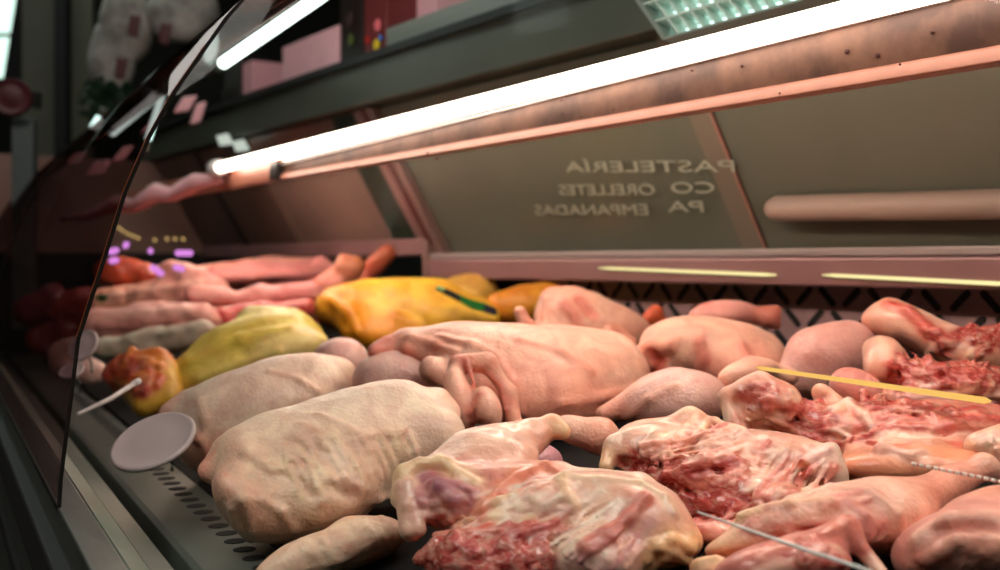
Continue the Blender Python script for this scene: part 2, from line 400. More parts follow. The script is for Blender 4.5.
# ================================================================== the room
def room():
    def slab(name, c0, c1, m):
        x0, y0, z0 = c0; x1, y1, z1 = c1
        o = MB().hexa([(x0,y0,z0),(x1,y0,z0),(x1,y1,z0),(x0,y1,z0),(x0,y0,z1),(x1,y0,z1),(x1,y1,z1),(x0,y1,z1)]).build(name, m)
        tag(o, kind='structure'); return o
    tilefloor = mat('dark floor', (60, 58, 54), .4, noise=.3, nscale=3)
    slab('floor', (-4, -2, -.05), (4, 7, 0), tilefloor)
    slab('ceiling', (-4, -2, 3.2), (4, 7, 3.25), mat('ceiling', (92, 92, 84), .8))
    slab('wall_back', (-4, 6.5, 0), (4, 6.6, 3.2), M['brown_wall'])
    slab('wall_left', (-3.6, -2, 0), (-3.5, 6.5, 3.2), M['brown_wall'])
    slab('wall_right', (3.5, -2, 0), (3.6, 6.5, 3.2), mat('olive wall', (96, 90, 76), .8, noise=.1, nscale=2))
    # lit shop window at the far left
    w = empty('window_1', P(-30, 60, 4.6), 'tall daylit window pane in a dark frame beyond the counter', 'window'); w['kind'] = 'structure'
    D = 4.6
    def card(px0, py0, px1, py1, D, t, name, m, parent=None, bev=0, sh=0):
        a, b, c, d = P(px0+sh, py1, D), P(px1+sh, py1, D), P(px1, py0, D), P(px0, py0, D); o = Vector((0, t, 0))
        return MB().hexa([a, b, b+o, a+o, d, c, c+o, d+o]).build(name, m, parent, bevel=bev)
    MB().hexa([P(-90, 78, D), P(4, 78, D), P(4, 78, D+.02), P(-90, 78, D+.02), P(-90, -40, D), P(24, -40, D), P(24, -40, D+.02), P(-90, -40, D+.02)]).build('window_pane', M['window'], w)
    MB().hexa([P(2, 84, D-.03), P(22, 84, D-.03), P(22, 84, D+.05), P(2, 84, D+.05), P(22, -40, D-.03), P(44, -40, D-.03), P(44, -40, D+.05), P(22, -40, D+.05)]).build('window_frame', M['black'], w)
    MB().hexa([P(-90, 90, D-.03), P(16, 90, D-.03), P(16, 90, D+.05), P(-90, 90, D+.05), P(-90, 79, D-.03), P(16, 79, D-.03), P(16, 79, D+.05), P(-90, 79, D+.05)]).build('window_frame', M['black'], w)
    MB().hexa([P(-90, 37, D-.01), P(14, 37, D-.01), P(14, 37, D+.03), P(-90, 37, D+.03), P(-90, 33, D-.01), P(14, 33, D-.01), P(14, 33, D+.03), P(-90, 33, D+.03)]).build('window_bar', mat('window bar', (110, 130, 126), .5), w)
    # partition with posts
    for (x0, x1, D, c, nm) in ((22, 54, 4.0, (80, 78, 66), 'partition'), (66, 92, 4.1, (96, 94, 78), 'partition')):
        o = card(x0, -60, x1, 420, D, .04, 'wall_partition', mat('partition paint %d' % x0, c, .7, noise=.2, nscale=3)); tag(o, kind='structure')
    o = card(54, -60, 66, 420, 3.9, .05, 'door_post', M['black']); o.name = 'trim_1'; tag(o, kind='structure')
    # red round sign head on a grey post
    t = empty('round_sign', P(16, 210, 2.6), 'dark red round sign on a grey post beside the far window', 'sign')
    MB().disc(P(14, 98, 2.6), (0.15, -1, 0), .045, .02).build('sign_disc', mat('dark red paint', (74, 4, 12), .5), t, True)
    card(11, 118, 33, 330, 2.62, .03, 'post', mat('grey post paint', (88, 96, 94), .5, noise=.1), t, .004)
    card(32, 92, 38, 108, 2.6, .02, 'bracket', M['black'], t)
    # hanging plastic bags
    bagm = mat('crumpled white plastic bag', (210, 208, 200), .45, col2=(130, 128, 120), nscale=9, bump=.8, bscale=14)
    for i, (pts, lab) in enumerate((
        ([(104, 40, 22), (118, 80, 20)], 'greyish plastic bag with pale folds hanging nearest the dark post'),
        ([(128, 10, 26), (122, 52, 28)], 'crumpled grey bag hanging in the middle of the bag row'),
        ([(176, 4, 34), (190, 30, 26)], 'brighter white carrier bag hanging above the counter glass'))):
        f = Flesh(3.0, .02, 9, 0, .06)
        for a, b in zip(pts, pts[1:]): f.ell(a[0], a[1]-20, b[0], b[1]+14, a[2], (150,148,142), q=.06)
        o = f.build('plastic_bag', bagm, vox=.012); tag(o, lab, 'bag', 'bags hanging behind the counter')
    redm = mat('red printing', (84, 34, 32), .5)
    for (x, y, lab) in ((134, 24, 'small dull red packet hanging between the grey bags'), (121, 66, 'red packet hanging low by the dark green leaves'), (165, 32, 'brown red packet hanging below the white carrier bag')):
        o = MB().hexa([P(x-7, y+12, 2.86), P(x+4, y+14, 2.86), P(x+4, y+14, 2.89), P(x-7, y+12, 2.89), P(x-4, y-10, 2.86), P(x+8, y-8, 2.86), P(x+8, y-8, 2.89), P(x-4, y-10, 2.89)]).build('hanging_packet', redm, bevel=.006)
        tag(o, lab, 'packet', 'red packets among the bags')
    # dark plant
    mb = MB(); rnd = random.Random(4)
    for i in range(90):
        x = rnd.uniform(88, 124); y = rnd.uniform(84, 114); p = P(x, y, 2.75+rnd.uniform(0, .08)); a = rnd.uniform(0, 6.28); l = .035
        d = Vector((math.cos(a), rnd.uniform(-.4, .4), math.sin(a)))*l; n = d.cross(Vector((0, 1, .3))).normalized()*.011
        mb.hexa([p-n*.2, p+n*.2, p+n*.2+Vector((0,.002,0)), p-n*.2+Vector((0,.002,0)), p+d*.5-n, p+d*.5+n, p+d, p+d*.98])
    o = mb.build('plant_leaves', mat('dark green leaves', (14, 48, 26), .5)); tag(o, 'dark green clump of leaves below the hanging bags', 'plant', kind='stuff')
    # reflection of a louvred ceiling light, modelled as a fixture above the counter
    c = empty('ceiling_light', P(730, 8, 1.25), 'louvred light panel set under the upper rail above the white tube', 'ceiling light')
    o0 = P(667, 38, 1.28); ax = P(880, -22, 1.06)-o0; ay = P(632, -12, 1.34)-o0; an = ay.cross(ax).normalized()*.6
    if an.y < 0: an = -an
    def CL(u, w, dz=0): return o0+ax*u+ay*(w/.6)+an*dz
    def bar2(u0, w0, u1, w1, h0, h1): return [CL(u0,w0,h0), CL(u1,w0,h0), CL(u1,w1,h0), CL(u0,w1,h0), CL(u0,w0,h1), CL(u1,w0,h1), CL(u1,w1,h1), CL(u0,w1,h1)]
    fm = mat('light frame', (150, 160, 150), .4, .4)
    m = MB()
    for b in ((-.02,-.02,1.02,.0), (-.02,.6,1.02,.62), (-.02,0,.0,.6), (1.0,0,1.02,.6)): m.hexa(bar2(*b, -.006, .05))
    m.build('frame', fm, c)
    m = MB()
    for i in range(1, 15): m.hexa(bar2(i/15-.004, .0, i/15+.004, .6, .0, .04))
    for w_ in (.2, .4): m.hexa(bar2(0, w_-.008, 1, w_+.008, 0, .045))
    m.build('louvre', mat('louvre blades', (205, 220, 210), .4, .1), c)
    for w_ in (.1, .3, .5): MB().tube([CL(.03, w_, .05), CL(.97, w_, .05)], .006).build('lamp_tube', M['tube_cyan'], c, True)
    MB().hexa(bar2(0, 0, 1, .6, .07, .08)).build('reflector', mat('reflector', (200, 212, 204), .5), c)
room()

# ================================================================== the counter
def vz(prof, t=.003):                      # open profile -> thin closed band
    out = list(prof); back = []
    for i, (v, z) in enumerate(prof):
        a = prof[max(i-1, 0)]; b = prof[min(i+1, len(prof)-1)]; dv, dz = b[0]-a[0], b[1]-a[1]; l = math.hypot(dv, dz)
        back.append((v+dz/l*t, z-dv/l*t))
    return out+back[::-1]
GP = [(.088,-.205),(.090,-.17),(.096,-.12),(.103,-.06),(.120,-.005),(.139,.059),(.158,.105),(.178,.143),(.204,.183),(.222,.21),(.240,.232),(.262,.248),(.29,.258),(.32,.262)]
def counter():
    t = empty('display_counter', Q(FR, 1.2, .6, -H), 'long refrigerated meat counter with curved front glass and steel sides', 'display counter')
    # outer body with steel bands
    for (z0, z1, v, m) in ((-1.25,-.42,.100,'steel_dull'), (-.42,-.345,.086,'steel'), (-.345,-.325,.080,'dark_rubber'), (-.325,-.255,.088,'steel'), (-.255,-.212,.074,'dark_rubber')):
        strip(FR, -.6, 3.4, rect(v, .125, z0, z1)).build('front_panel', M[m], t, bevel=.003)
    strip(FR, -.6, 3.4, [(.086,-.212),(.116,-.212),(.113,-.197),(.089,-.193)]).build('glass_channel', M['steel'], t, bevel=.0015)
    strip(FR, -.6, 3.4, [(.1145,-.235),(.138,-.235),(.136,-.214),(.1155,-.2)]).build('inner_rail', M['pale_rail'], t, bevel=.002)
    strip(FR, -.6, 3.4, [(.14,-.262),(.172,-.262),(.170,-.242),(.15,-.236),(.14,-.24)]).build('gutter', M['steel_dull'], t)
    strip(FR, -.6, 3.4, rect(.125, .20, -.5, -.265)).build('inner_wall', M['dark_rubber'], t)
    # curved glass panes and the joint between them
    g = strip(FR, -.5, .909, vz(GP)).build('glass_pane', M['glass'], t, True); g['label'] = 'clear curved front pane nearest the camera'
    g = strip(FR, .915, 2.2, vz(GP)).build('glass_pane', M['glass_dark'], t, True); g['label'] = 'darker curved pane past the joint'
    g = strip(FR, 2.206, 3.4, vz(GP)).build('glass_pane', M['glass_dark'], t, True); g['label'] = 'farthest curved pane'
    strip(FR, .9110, .9118, vz([(v-.0003, z) for v, z in GP], .0032)).build('glass_joint', M['edge'], t)
    strip(FR, .9123, .9129, vz([(v-.0006, z) for v, z in GP[3:9]], .002)).build('joint_seal', mat('amber edge glint', (200, 96, 40), .3), t)  # orange glint on the joint, put in as a coloured strip
    strip(FR, 2.2, 2.206, vz(GP, .004)).build('glass_joint', M['edge'], t)
    # rear ledge, grille
    strip(RR, .1, 1.93, rect(1.165, 1.26, -.031, .008)).build('ledge', M['ledge'], t, bevel=.004)
    strip(RR, .1, 1.93, rect(1.17, 1.26, .009, .020)).build('ledge_top', M['ledge_top'], t, bevel=.002)
    strip(RR, 1.95, 3.3, rect(1.165, 1.26, .016, .052)).build('ledge', M['ledge'], t, bevel=.004)
    strip(RR, 1.93, 1.95, rect(1.165, 1.27, -.031, .052)).build('ledge_end', M['pinkpost'], t)
    strip(RR, .1, 3.3, rect(1.245, 1.265, -.5, -.031)).build('rear_wall', M['black'], t)
    g = strip(RR, .25, 1.62, rect(1.228, 1.240, -.26, -.032)).build('grille', M['grille'], t)
    m = MB(); k = 0
    for r in range(6):
        z = -.047-r*.031
        for i in range(32):
            s = .28+i*.040+(.020 if r % 2 else 0)
            sg = 1 if (i+r//1) % 2 else -1; l = .0095; w = .0046
            for (a, b) in (((s-l*1.0), (s+l*1.0)),):
                c0 = Vector((a, z-l*sg)); c1 = Vector((b, z+l*sg)); d = (c1-c0).normalized(); n = Vector((-d.y, d.x))*w
                ring = []
                for q in range(5): an = -math.pi/2+math.pi*q/4; ring.append(c1+n*math.sin(an)*-1+d*math.cos(an)*w)
                for q in range(5): an = math.pi/2+math.pi*q/4; ring.append(c0+n*math.sin(an)*-1+d*math.cos(an)*w)
                m.sweep([Q(RR, p.x, 1.2265, p.y) for p in ring], [Q(RR, p.x, 1.2285, p.y) for p in ring])
    m.build('slot', M['black'], g)
    # leaning rear doors
    def dv(z): return 1.2-.6*(z-.02)
    def door(s0, s1, z0, z1, m, name, th=.008, off=0):
        return strip(RR, s0, s1, [(dv(z0)-off, z0), (dv(z1)-off, z1), (dv(z1)+th, z1), (dv(z0)+th, z0)]).build(name, m, t)
    d1 = door(.1, 1.06, .02, .31, M['panel'], 'rear_door')
    door(1.0, 1.93, .02, .31, M['panel'], 'rear_door', .008, -.012)
    door(1.04, 1.085, .02, .31, mat('pinkish clear door stile', (108, 100, 88), .3), 'door_stile', .002, .004)
    door(1.04, 1.0435, .02, .31, mat('pinkish stile edge', (150, 108, 96), .3), 'stile_edge', .001, .007)
    door(1.90, 1.98, .02, .31, M['pinkpost'], 'rear_post', .02, .012)
    door(1.925, 1.94, .04, .31, mat('post groove', (96, 54, 50), .5), 'post_groove', .0, .018)
    door(1.98, 2.10, .05, .31, mat('dark green gap', (22, 44, 34), .4), 'rear_gap', .02, 0)
    lp = mat('brown reflecting panel', (128, 106, 96), .35, 0, noise=.22, nscale=5)
    door(2.10, 2.6, .05, .31, lp, 'rear_door', .008, 0)
    door(2.58, 3.3, .05, .31, mat('brown panel farther', (112, 88, 78), .35, 0, noise=.25, nscale=5), 'rear_door', .008, .01)
    door(2.92, 2.945, .05, .31, M['edge'], 'door_stile', .008, .016)
    # pale tube reflection on the first rear door, built as a rounded bar
    def doorpt(px, py, off=0):
        k = (HZ-py)/F; x = (px-500)/F; D = (1.212-off)/(.819*x+.574+.6*k); return P(px, py, D)
    MB().tube([doorpt(770, 209, .02), doorpt(776, 208.6, .02), doorpt(1060, 203, .02)], [.012, .0175, .0175], 20).build('rounded_rail', mat('pale pink rail', (150, 130, 118), .5), t, True)
    # reflection of lettering in the door glass, modelled as reversed letters
    lm = mat('faded pale lettering', (146, 152, 136), .6)
    Wup = (V35*-.6+Vector((0, 0, 1))).normalized()
    def word(txt, x_right, y, x_left, size_px):
        cu = bpy.data.curves.new('lettering', 'FONT'); cu.body = txt; cu.size = 1; cu.extrude = .004
        tmp = bpy.data.objects.new('tmp_word', cu); C.objects.link(tmp); dg = bpy.context.evaluated_depsgraph_get()
        me = bpy.data.meshes.new_from_object(tmp.evaluated_get(dg)); bpy.data.objects.remove(tmp)
        a = doorpt(x_right, y, .008); b = doorpt(x_left, y, .008)
        w = max(v.co.x for v in me.vertices); L = (b-a).length; ux = (b-a).normalized()
        hgt = size_px/F*a.y*1.5; org = Vector(parent_loc(t)); nrm = ux.cross(Wup).normalized()
        for v in me.vertices: v.co = a+ux*(v.co.x/w*L)+(Wup*v.co.y+ux*(-.3*v.co.y))*hgt+nrm*(v.co.z*.1) - org
        me.materials.append(lm); o = bpy.data.objects.new('lettering', me); C.objects.link(o); o.parent = t; o['label'] = 'faint pale lettering reading backwards'
    word('PASTELERÍA', 738, 172, 566, 13)
    word('CO', 716, 193, 672, 12); word('ORELLETES', 656, 195, 560, 12)
    word('PA', 706, 212, 668, 12); word('EMPANADAS', 650, 215, 536, 12)
    # upper rail and roof shelf
    strip(RR, .1, 3.4, rect(1.0, 1.06, .315, .402)).build('upper_rail', M['rail_grey'], t, bevel=.003)
    strip(RR, .1, 3.4, rect(.985, 1.0, .395, .41)).build('upper_trim', M['dark_rubber'], t)
    strip(RR, .1, 3.4, rect(1.0, 1.5, .402, .414)).build('top_shelf', mat('grey shelf underside', (92, 96, 88), .4), t)
    # far end
    MB().hexa([Q(RR,3.3,.2,-.5),Q(RR,3.33,.2,-.5),Q(RR,3.33,1.26,-.5),Q(RR,3.3,1.26,-.5),Q(RR,3.3,.2,.03),Q(RR,3.33,.2,.03),Q(RR,3.33,1.26,.03),Q(RR,3.3,1.26,.03)]).build('end_panel', M['dark_rubber'], t)
    MB().hexa([Q(RR,3.3,.45,.03),Q(RR,3.31,.45,.03),Q(RR,3.31,1.26,.03),Q(RR,3.3,1.26,.03),Q(RR,3.3,.55,.31),Q(RR,3.31,.55,.31),Q(RR,3.31,1.05,.31),Q(RR,3.3,1.05,.31)]).build('end_glass', mat('brown end glass', (150, 116, 104), .3), t)
    # reflections of yellow lights along the ledge, built as thin glowing rods
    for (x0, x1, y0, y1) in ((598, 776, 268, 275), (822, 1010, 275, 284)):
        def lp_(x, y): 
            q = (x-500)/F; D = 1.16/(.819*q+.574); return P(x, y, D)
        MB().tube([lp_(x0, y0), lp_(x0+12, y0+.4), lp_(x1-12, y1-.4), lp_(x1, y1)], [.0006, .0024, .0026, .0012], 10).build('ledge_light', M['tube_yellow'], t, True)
    return t
counter_obj = counter()

def strip_light():
    t = empty('strip_light', Q(RR, 1.5, .8, .15), 'stained pink metal light bar with a white fluorescent tube above the meat', 'light fixture')
    def sw(s0, s1, p0, p1, name, m, bev=0, sm=False):
        return MB().sweep([Q(RR, s0, v, z) for v, z in p0], [Q(RR, s1, v, z) for v, z in p1]).build(name, m, t, sm, bev)
    sw(.2, 1.765, rect(.772,.778,.165,.212), rect(.772,.778,.158,.172), 'bar_face', M['bar_metal'])
    sw(.2, 1.765, [(.762,.150),(.782,.150),(.780,.165),(.768,.165)], [(.762,.148),(.782,.148),(.780,.158),(.768,.158)], 'bar_lip', M['bar_lip'], .002)
    sw(.2, 1.765, rect(.766,.780,.2125,.2155), rect(.766,.780,.1725,.1745), 'bar_edge', mat('polished white edge', (250, 232, 226), .3))  # white reflected highlight put in as a pale strip
    sw(.2, 1.765, rect(.764,.778,.2157,.2185), rect(.764,.778,.1747,.1765), 'bar_gasket', M['edge'])  # thin dark line between tube and bar
    sw(.2, 2.9, rect(.778,.90,.212,.217), rect(.778,.90,.172,.177), 'hood', M['steel'])  # added plate behind the bar, keeps tube light off the upper doors
    o = sw(1.765, 1.80, rect(.758,.79,.146,.18), rect(.758,.79,.146,.178), 'bar_joint', M['edge'], .002)
    sw(1.80, 2.9, rect(.766,.785,.148,.190), rect(.766,.785,.140,.178), 'bar_far', M['bar_lip'], .002)
    rnd = random.Random(9)
    for i in range(26):
        q = rnd.uniform(.35, 1.6); z = rnd.uniform(.151, .20)-.01*(q-.3); r = rnd.choice((.001, .0015, .0022, .003))
        MB().disc(Q(RR, q, .7712 if z > .165 else .7615, z), -V35, r, .0008, 10).build('stain', M['spot'], t)
    # white tube
    p0, p1 = Q(RR, .15, .742, .214), Q(RR, 2.0, .742, .184)
    MB().tube([p0, p1], .0098, 20).build('fluorescent_tube', M['tube'], t, True)
    MB().tube([p1, p1+(p1-p0).normalized()*.03], .0165, 16).build('tube_cap', M['white_plastic'], t, True)
    # pink tinted tube inside the bar channel
    MB().tube([Q(RR, .25, .822, .182), Q(RR, 2.45, .822, .166)], .011, 16).build('meat_lamp_tube', M['tube_pink'], t, True)
strip_light()

# things standing on the top shelf
def box_at(name, fr, s0, s1, v0, v1, z0, z1, m, label, cat, group=None, bev=.002, parent=None):
    o = MB().hexa([Q(fr,s0,v0,z0),Q(fr,s1,v0,z0),Q(fr,s1,v1,z0),Q(fr,s0,v1,z0),Q(fr,s0,v0,z1),Q(fr,s1,v0,z1),Q(fr,s1,v1,z1),Q(fr,s0,v1,z1)]).build(name, m, parent, bevel=bev)
    if label: tag(o, label, cat, group)
    return o
def s_at(px, v): x = (px-500)/F; D = v/(.819*x+.574); X = x*D; return -.574*X+.819*D
def zc(px, py, v): x = (px-500)/F; D = v/(.819*x+.574); return (HZ-py)/F*D
def shelf_item(name, x0, x1, ytop, m, label, cat, v=1.03, dep=.12, group=None):
    return box_at(name, RR, s_at(x1, v), s_at(x0, v), v, v+dep, .4145, max(.44, zc((x0+x1)/2, ytop, v)), m, label, cat, group)
shelf_item('carton', 282, 338, 36, M['pinkbox'], 'pink lit white carton standing on the top shelf', 'carton')
shelf_item('carton', 388, 436, -20, M['pinkbox'], 'larger pink lit carton on the top shelf behind the low grey tray', 'carton', 1.10)
box_at('low_tray', RR, s_at(640, 1.03), s_at(390, 1.03), 1.02, 1.09, .4145, .458, mat('grey plastic crate', (120, 122, 114), .4), 'low grey tray on the top shelf in front of the large pink carton', 'tray')
shelf_item('pack', 242, 252, 62, mat('pale pink pack', (238, 170, 180), .5), 'narrow pale pink pack on the top shelf', 'pack')
shelf_item('jar', 222, 236, 88, mat('dark jar', (60, 24, 14), .4), 'dark jar with an orange label on the top shelf', 'jar')
dk = mat('dark packet', (36, 20, 18), .4)
def packet(x0, x1, yt, body, spots, label):
    t = empty('packet', Q(RR, s_at((x0+x1)/2, 1.03), 1.06, .4145), label, 'packet', 'packets on the top shelf')
    box_at('packet_body', RR, s_at(x1, 1.03), s_at(x0, 1.03), 1.03, 1.10, .4145, zc((x0+x1)/2, yt, 1.03), body, None, None, parent=t)
    for (x, y, r, c) in spots:
        q = (x-500)/F; D = 1.028/(.819*q+.574)
        MB().disc(P(x, y, D), -V35, r, .002, 12).build('printed_label', mat('print %d %d' % (x, y), c, .5), t)
packet(340, 362, -10, dk, [(351, 40, .012, (80, 90, 30)), (350, 20, .016, (60, 30, 30))], 'dark packet with a dull green print on the top shelf')
packet(364, 386, -24, mat('red brown packet', (110, 40, 40), .4), [(377, 45, .012, (240, 200, 30)), (372, 57, .010, (232, 120, 20)), (381, 38, .006, (40, 120, 220)), (378, 25, .012, (235, 110, 120)), (368, 40, .008, (200, 40, 20))], 'red brown packet with yellow, orange and blue print on the top shelf')
packet(224, 240, 60, dk, [(230, 104, .011, (190, 80, 40))], 'dark packet with an orange mark at the far end of the top shelf')
# tube and lamp reflections in the glass modelled as lamps, and the twin square lamp
def lamp(name, pts, r, m, label, cat='lamp', group=None):
    t = empty(name, pts[0], label, cat, group)
    MB().tube(pts, r, 14).build('lamp_tube', m, t, True)
    for a, b in ((pts[0], pts[1]), (pts[-1], pts[-2])):
        d = (a-b).normalized(); MB().tube([a-d*.004, a+d*.02], [max(r if not isinstance(r, list) else r[0], .004)*1.15]*2, 12).build('end_cap', M['rail_grey'], t, True)
    return t
lamp('tube_lamp', [P(222, 64, 2.2), P(318, -2, 1.95), P(560, -190, 1.35)], .011, M['tube_cool'], 'cool white tube lamp running up above the top shelf')  # reflected tube built as a lamp, near enough to light the cartons
lamp('tube_lamp', [P(112, 133, 2.2), P(161, 92, 2.0)], .008, M['tube_cyan'], 'short cool tube seen through the dark pane, sloping up right')
lamp('tube_lamp', [P(163, 92, 2.0), P(147, 143, 1.96)], .006, M['tube_cyan'], 'short steep cool tube meeting the sloping one')
lamp('tube_lamp', [P(93, 130, 2.6), P(102, 116, 2.6)], .011, M['tube_cyan'], 'tiny pale lamp at the edge of the dark pane')
t = empty('bulb_lamp', P(210, 48, 2.4), 'pale rounded lamp head beside the top of the glass joint', 'lamp')  # pale reflection in the glass, modelled as a glowing lump
f = Flesh(2.4, 0, 10, 0, .02).ell(207, 64, 215, 32, 7, (200, 230, 225)); f.build('bulb', M['tube_cyan'], t, .005)
MB().tube([P(203, 66, 2.41), P(206, 74, 2.41)], .018, 14).build('socket', M['edge'], t, True)
t = empty('square_lamp', P(232, 143, 2.7), 'twin square white lamp panel above the far end of the tube', 'lamp')
for a in (0, 1):
    x = 216+a*16; y = 136+a*6
    MB().hexa([P(x+4, y+10, 2.7), P(x+18, y+8, 2.6), P(x+18, y+8, 2.62), P(x+4, y+10, 2.72), P(x, y, 2.7), P(x+12, y-3, 2.6), P(x+12, y-3, 2.62), P(x, y, 2.72)]).build('lamp_panel', emit('square panel %d' % a, (214, 222, 210), .8), t, bevel=.004)
# pink reflections in the glass, modelled as small slabs beyond the joint
pk = mat('pink card', (255, 190, 196), .5); 
for i, (x, y, w, h, sl, lab) in enumerate((
    (184, 104, 10, 9, -4, 'pink lit card just right of the glass joint, upper'), (197, 113, 7, 12, -3, 'pink lit card just right of the glass joint, lower'),
    (148, 122, 6, 12, -12, 'long pink card behind the dark pane'), (121, 153, 8, 8, -6, 'rounded pink card low behind the dark pane'),
    (97, 168, 12, 8, -3, 'pink card farthest left behind the dark pane'), (76, 158, 9, 6, -3, 'small pale pink card at the left edge of the dark pane'))):
    D = 2.35
    pts = [P(x-w+sl*.2, y+h, D), P(x+w*.6+sl*.2, y+h*.8, D), P(x+w*.6+sl*.2, y+h*.8, D+.01), P(x-w+sl*.2, y+h, D+.01), P(x-w*.5-sl, y-h*.8, D), P(x+w-sl, y-h, D), P(x+w-sl, y-h, D+.01), P(x-w*.5-sl, y-h*.8, D+.01)]
    o = MB().hexa(pts).build('price_card', pk, bevel=.012); tag(o, lab, 'card', 'pink cards at the far end')
# wavy pink reflection of the rail, modelled as a strip at the far end of the bar
m = MB().tube([P(62, 219, 2.5), P(92, 215, 2.4), P(118, 203, 2.3), P(134, 206, 2.25), P(158, 192, 2.2), P(172, 195, 2.2), P(196, 182, 2.12), P(222, 180, 2.1)], [.006, .012, .018, .014, .02, .015, .018, .006], 12)
o = m.build('pink_valance', mat('pink valance', (250, 180, 184), .4), None, True); tag(o, 'wavy pink strip hanging above the far end of the light bar', 'valance')
# beads, and purple reflections of lights modelled as glowing rods, at the far end
for i, (x, y) in enumerate([(119, 228), (123, 231), (128, 234), (133, 236), (138, 238), (155, 240), (167, 239), (175, 239), (183, 239)]):
    f = MB().tube([P(x-1.6, y-1.2, 2.5), P(x, y, 2.49), P(x+1.6, y+1.2, 2.5)], [.001, .0042, .001], 8).build('bead_light', M['amber'], None, True)
    tag(f, 'tiny amber bead of light at the far dark end of the counter', 'light', 'amber bead lights')
for (x0, y0, x1, y1, lab) in ((109, 252, 118, 250, 'purple lamp nearest the joint'), (110, 261, 118, 260, 'purple lamp below the one nearest the joint'), (125, 243, 127, 247, 'small upright purple lamp'),
    (149, 251, 152, 251, 'round purple lamp'), (176, 253, 192, 253, 'long level purple lamp farthest right'), (151, 267, 163, 274, 'slanted purple lamp lowest of the row'), (174, 267, 184, 269, 'bright short purple lamp over the pale meat')):
    o = MB().tube([P(x0-1, y0, 1.95), P(x0+1, y0, 1.95), P(x1-1, y1, 1.95), P(x1+1, y1, 1.95)], [.002, .006, .006, .002], 10).build('purple_lamp', M['tube_purple'], None, True)
    tag(o, lab+' at the far dark end', 'lamp', 'small purple lamps')

# ================================================================== tray
def tz(p): return H-.235+.15*((p.x*.857+p.y*.515)-.28)
def tray():
    t = empty('meat_tray', Q(FR, 1.0, .23, -.24), 'long tray with a slotted grey steel front lip under the poultry', 'tray')
    lip = strip(FR, .2, 3.0, [(.176,-.262),(.180,-.238),(.186,-.2365),(.252,-.2365),(.252,-.2395),(.187,-.2395),(.184,-.262)]).build('front_lip', M['steel_dull'], t, bevel=.001)
    m = MB()
    for i in range(52):
        s = .55+i*.030; ring = []
        for q in range(12):
            a = 2*math.pi*q/12; ring.append((s+.0085*math.cos(a), .229+.0095*math.sin(a)))
        m.sweep([Q(FR, a, b, -.2368) for a, b in ring], [Q(FR, a, b, -.2360) for a, b in ring])
    m.build('slot', M['black'], lip)
    A, B = Q(FR, .15, .252, 0), Q(FR, 3.0, .252, 0); D_, C_ = Q(RR, .15, 1.222, 0), Q(RR, 3.25, 1.222, 0)
    pts = []
    for p in (A, D_, C_, B): q = Vector(p); q.z = tz(p)-.012; pts.append(q)
    top = [q+Vector((0, 0, .006)) for q in pts]
    MB().hexa(pts+top).build('tray_base', mat('dark tray mat', (9, 10, 12), .7, spec=.15, noise=.3), t)
tray()
# price discs on clips
def price_disc(px, py, D, r, n, lab, stem):
    t = empty('price_disc', P(stem[0], stem[1], stem[2]), lab, 'price disc', 'round price discs on the tray edge')
    MB().disc(P(px, py, D), n, r, .004).build('disc', mat('dull pinkish disc plastic', (206, 190, 190), .35), t, True)
    c = P(px, py, D)-Vector(n).normalized()*.003
    MB().tube([c, P(stem[0], stem[1]-8, stem[2]+.01), P(*stem)], [.0022, .002, .002], 8).build('clip_stem', M['steel'], t, True)
toc = (Vector((0, 0, H))-P(153, 443, 1.0)).normalized()
n1 = toc*.52+Vector((-.40, 0, .86))*.85
price_disc(154, 443, .95, .0385, n1, 'round white plastic price disc leaning at the tray edge by the front chicken', (172, 470, 1.08))
price_disc(84, 346, 1.5, .024, toc*.75+Vector((-.5, 0, .3)), 'small grey price disc seen at the joint of the glass', (92, 372, 1.5))
price_disc(72, 372, 1.35, .016, toc*.6+Vector((-.3, 0, .7)), 'smallest pale disc low behind the dark pane', (80, 392, 1.38))
t = empty('price_stick', P(76, 415, 1.12), 'pale plastic stick lying across the tray edge by the yellow chicken', 'stick')
MB().tube([P(78, 414, 1.10), P(110, 399, 1.16), P(137, 382, 1.2)], [.002, .0028, .003], 10).build('stick_rod', M['white_plastic'], t, True)
MB().tube([P(134, 384, 1.195), P(139, 381, 1.205)], [.0042, .0036], 10).build('stick_tip', M['white_plastic'], t, True)

# front glass reflections of lights, built as slim strips over the meat
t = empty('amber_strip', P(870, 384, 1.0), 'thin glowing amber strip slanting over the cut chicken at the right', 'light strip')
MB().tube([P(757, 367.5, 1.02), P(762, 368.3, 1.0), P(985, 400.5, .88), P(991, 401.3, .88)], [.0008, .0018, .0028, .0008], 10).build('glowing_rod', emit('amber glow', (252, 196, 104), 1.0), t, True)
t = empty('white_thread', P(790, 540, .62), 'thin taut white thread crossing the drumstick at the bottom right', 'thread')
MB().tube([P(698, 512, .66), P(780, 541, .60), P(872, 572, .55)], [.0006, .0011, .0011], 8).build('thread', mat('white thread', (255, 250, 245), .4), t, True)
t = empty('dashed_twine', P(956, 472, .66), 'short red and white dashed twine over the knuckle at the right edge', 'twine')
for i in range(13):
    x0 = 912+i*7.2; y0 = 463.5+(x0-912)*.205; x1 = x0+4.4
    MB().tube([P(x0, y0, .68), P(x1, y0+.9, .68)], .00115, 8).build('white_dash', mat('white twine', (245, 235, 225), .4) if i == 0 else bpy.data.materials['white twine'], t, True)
MB().tube([P(912, 463.6, .6815), P(1005, 482.7, .6815)], .0008, 8).build('red_core', mat('red twine', (190, 90, 80), .5), t, True)

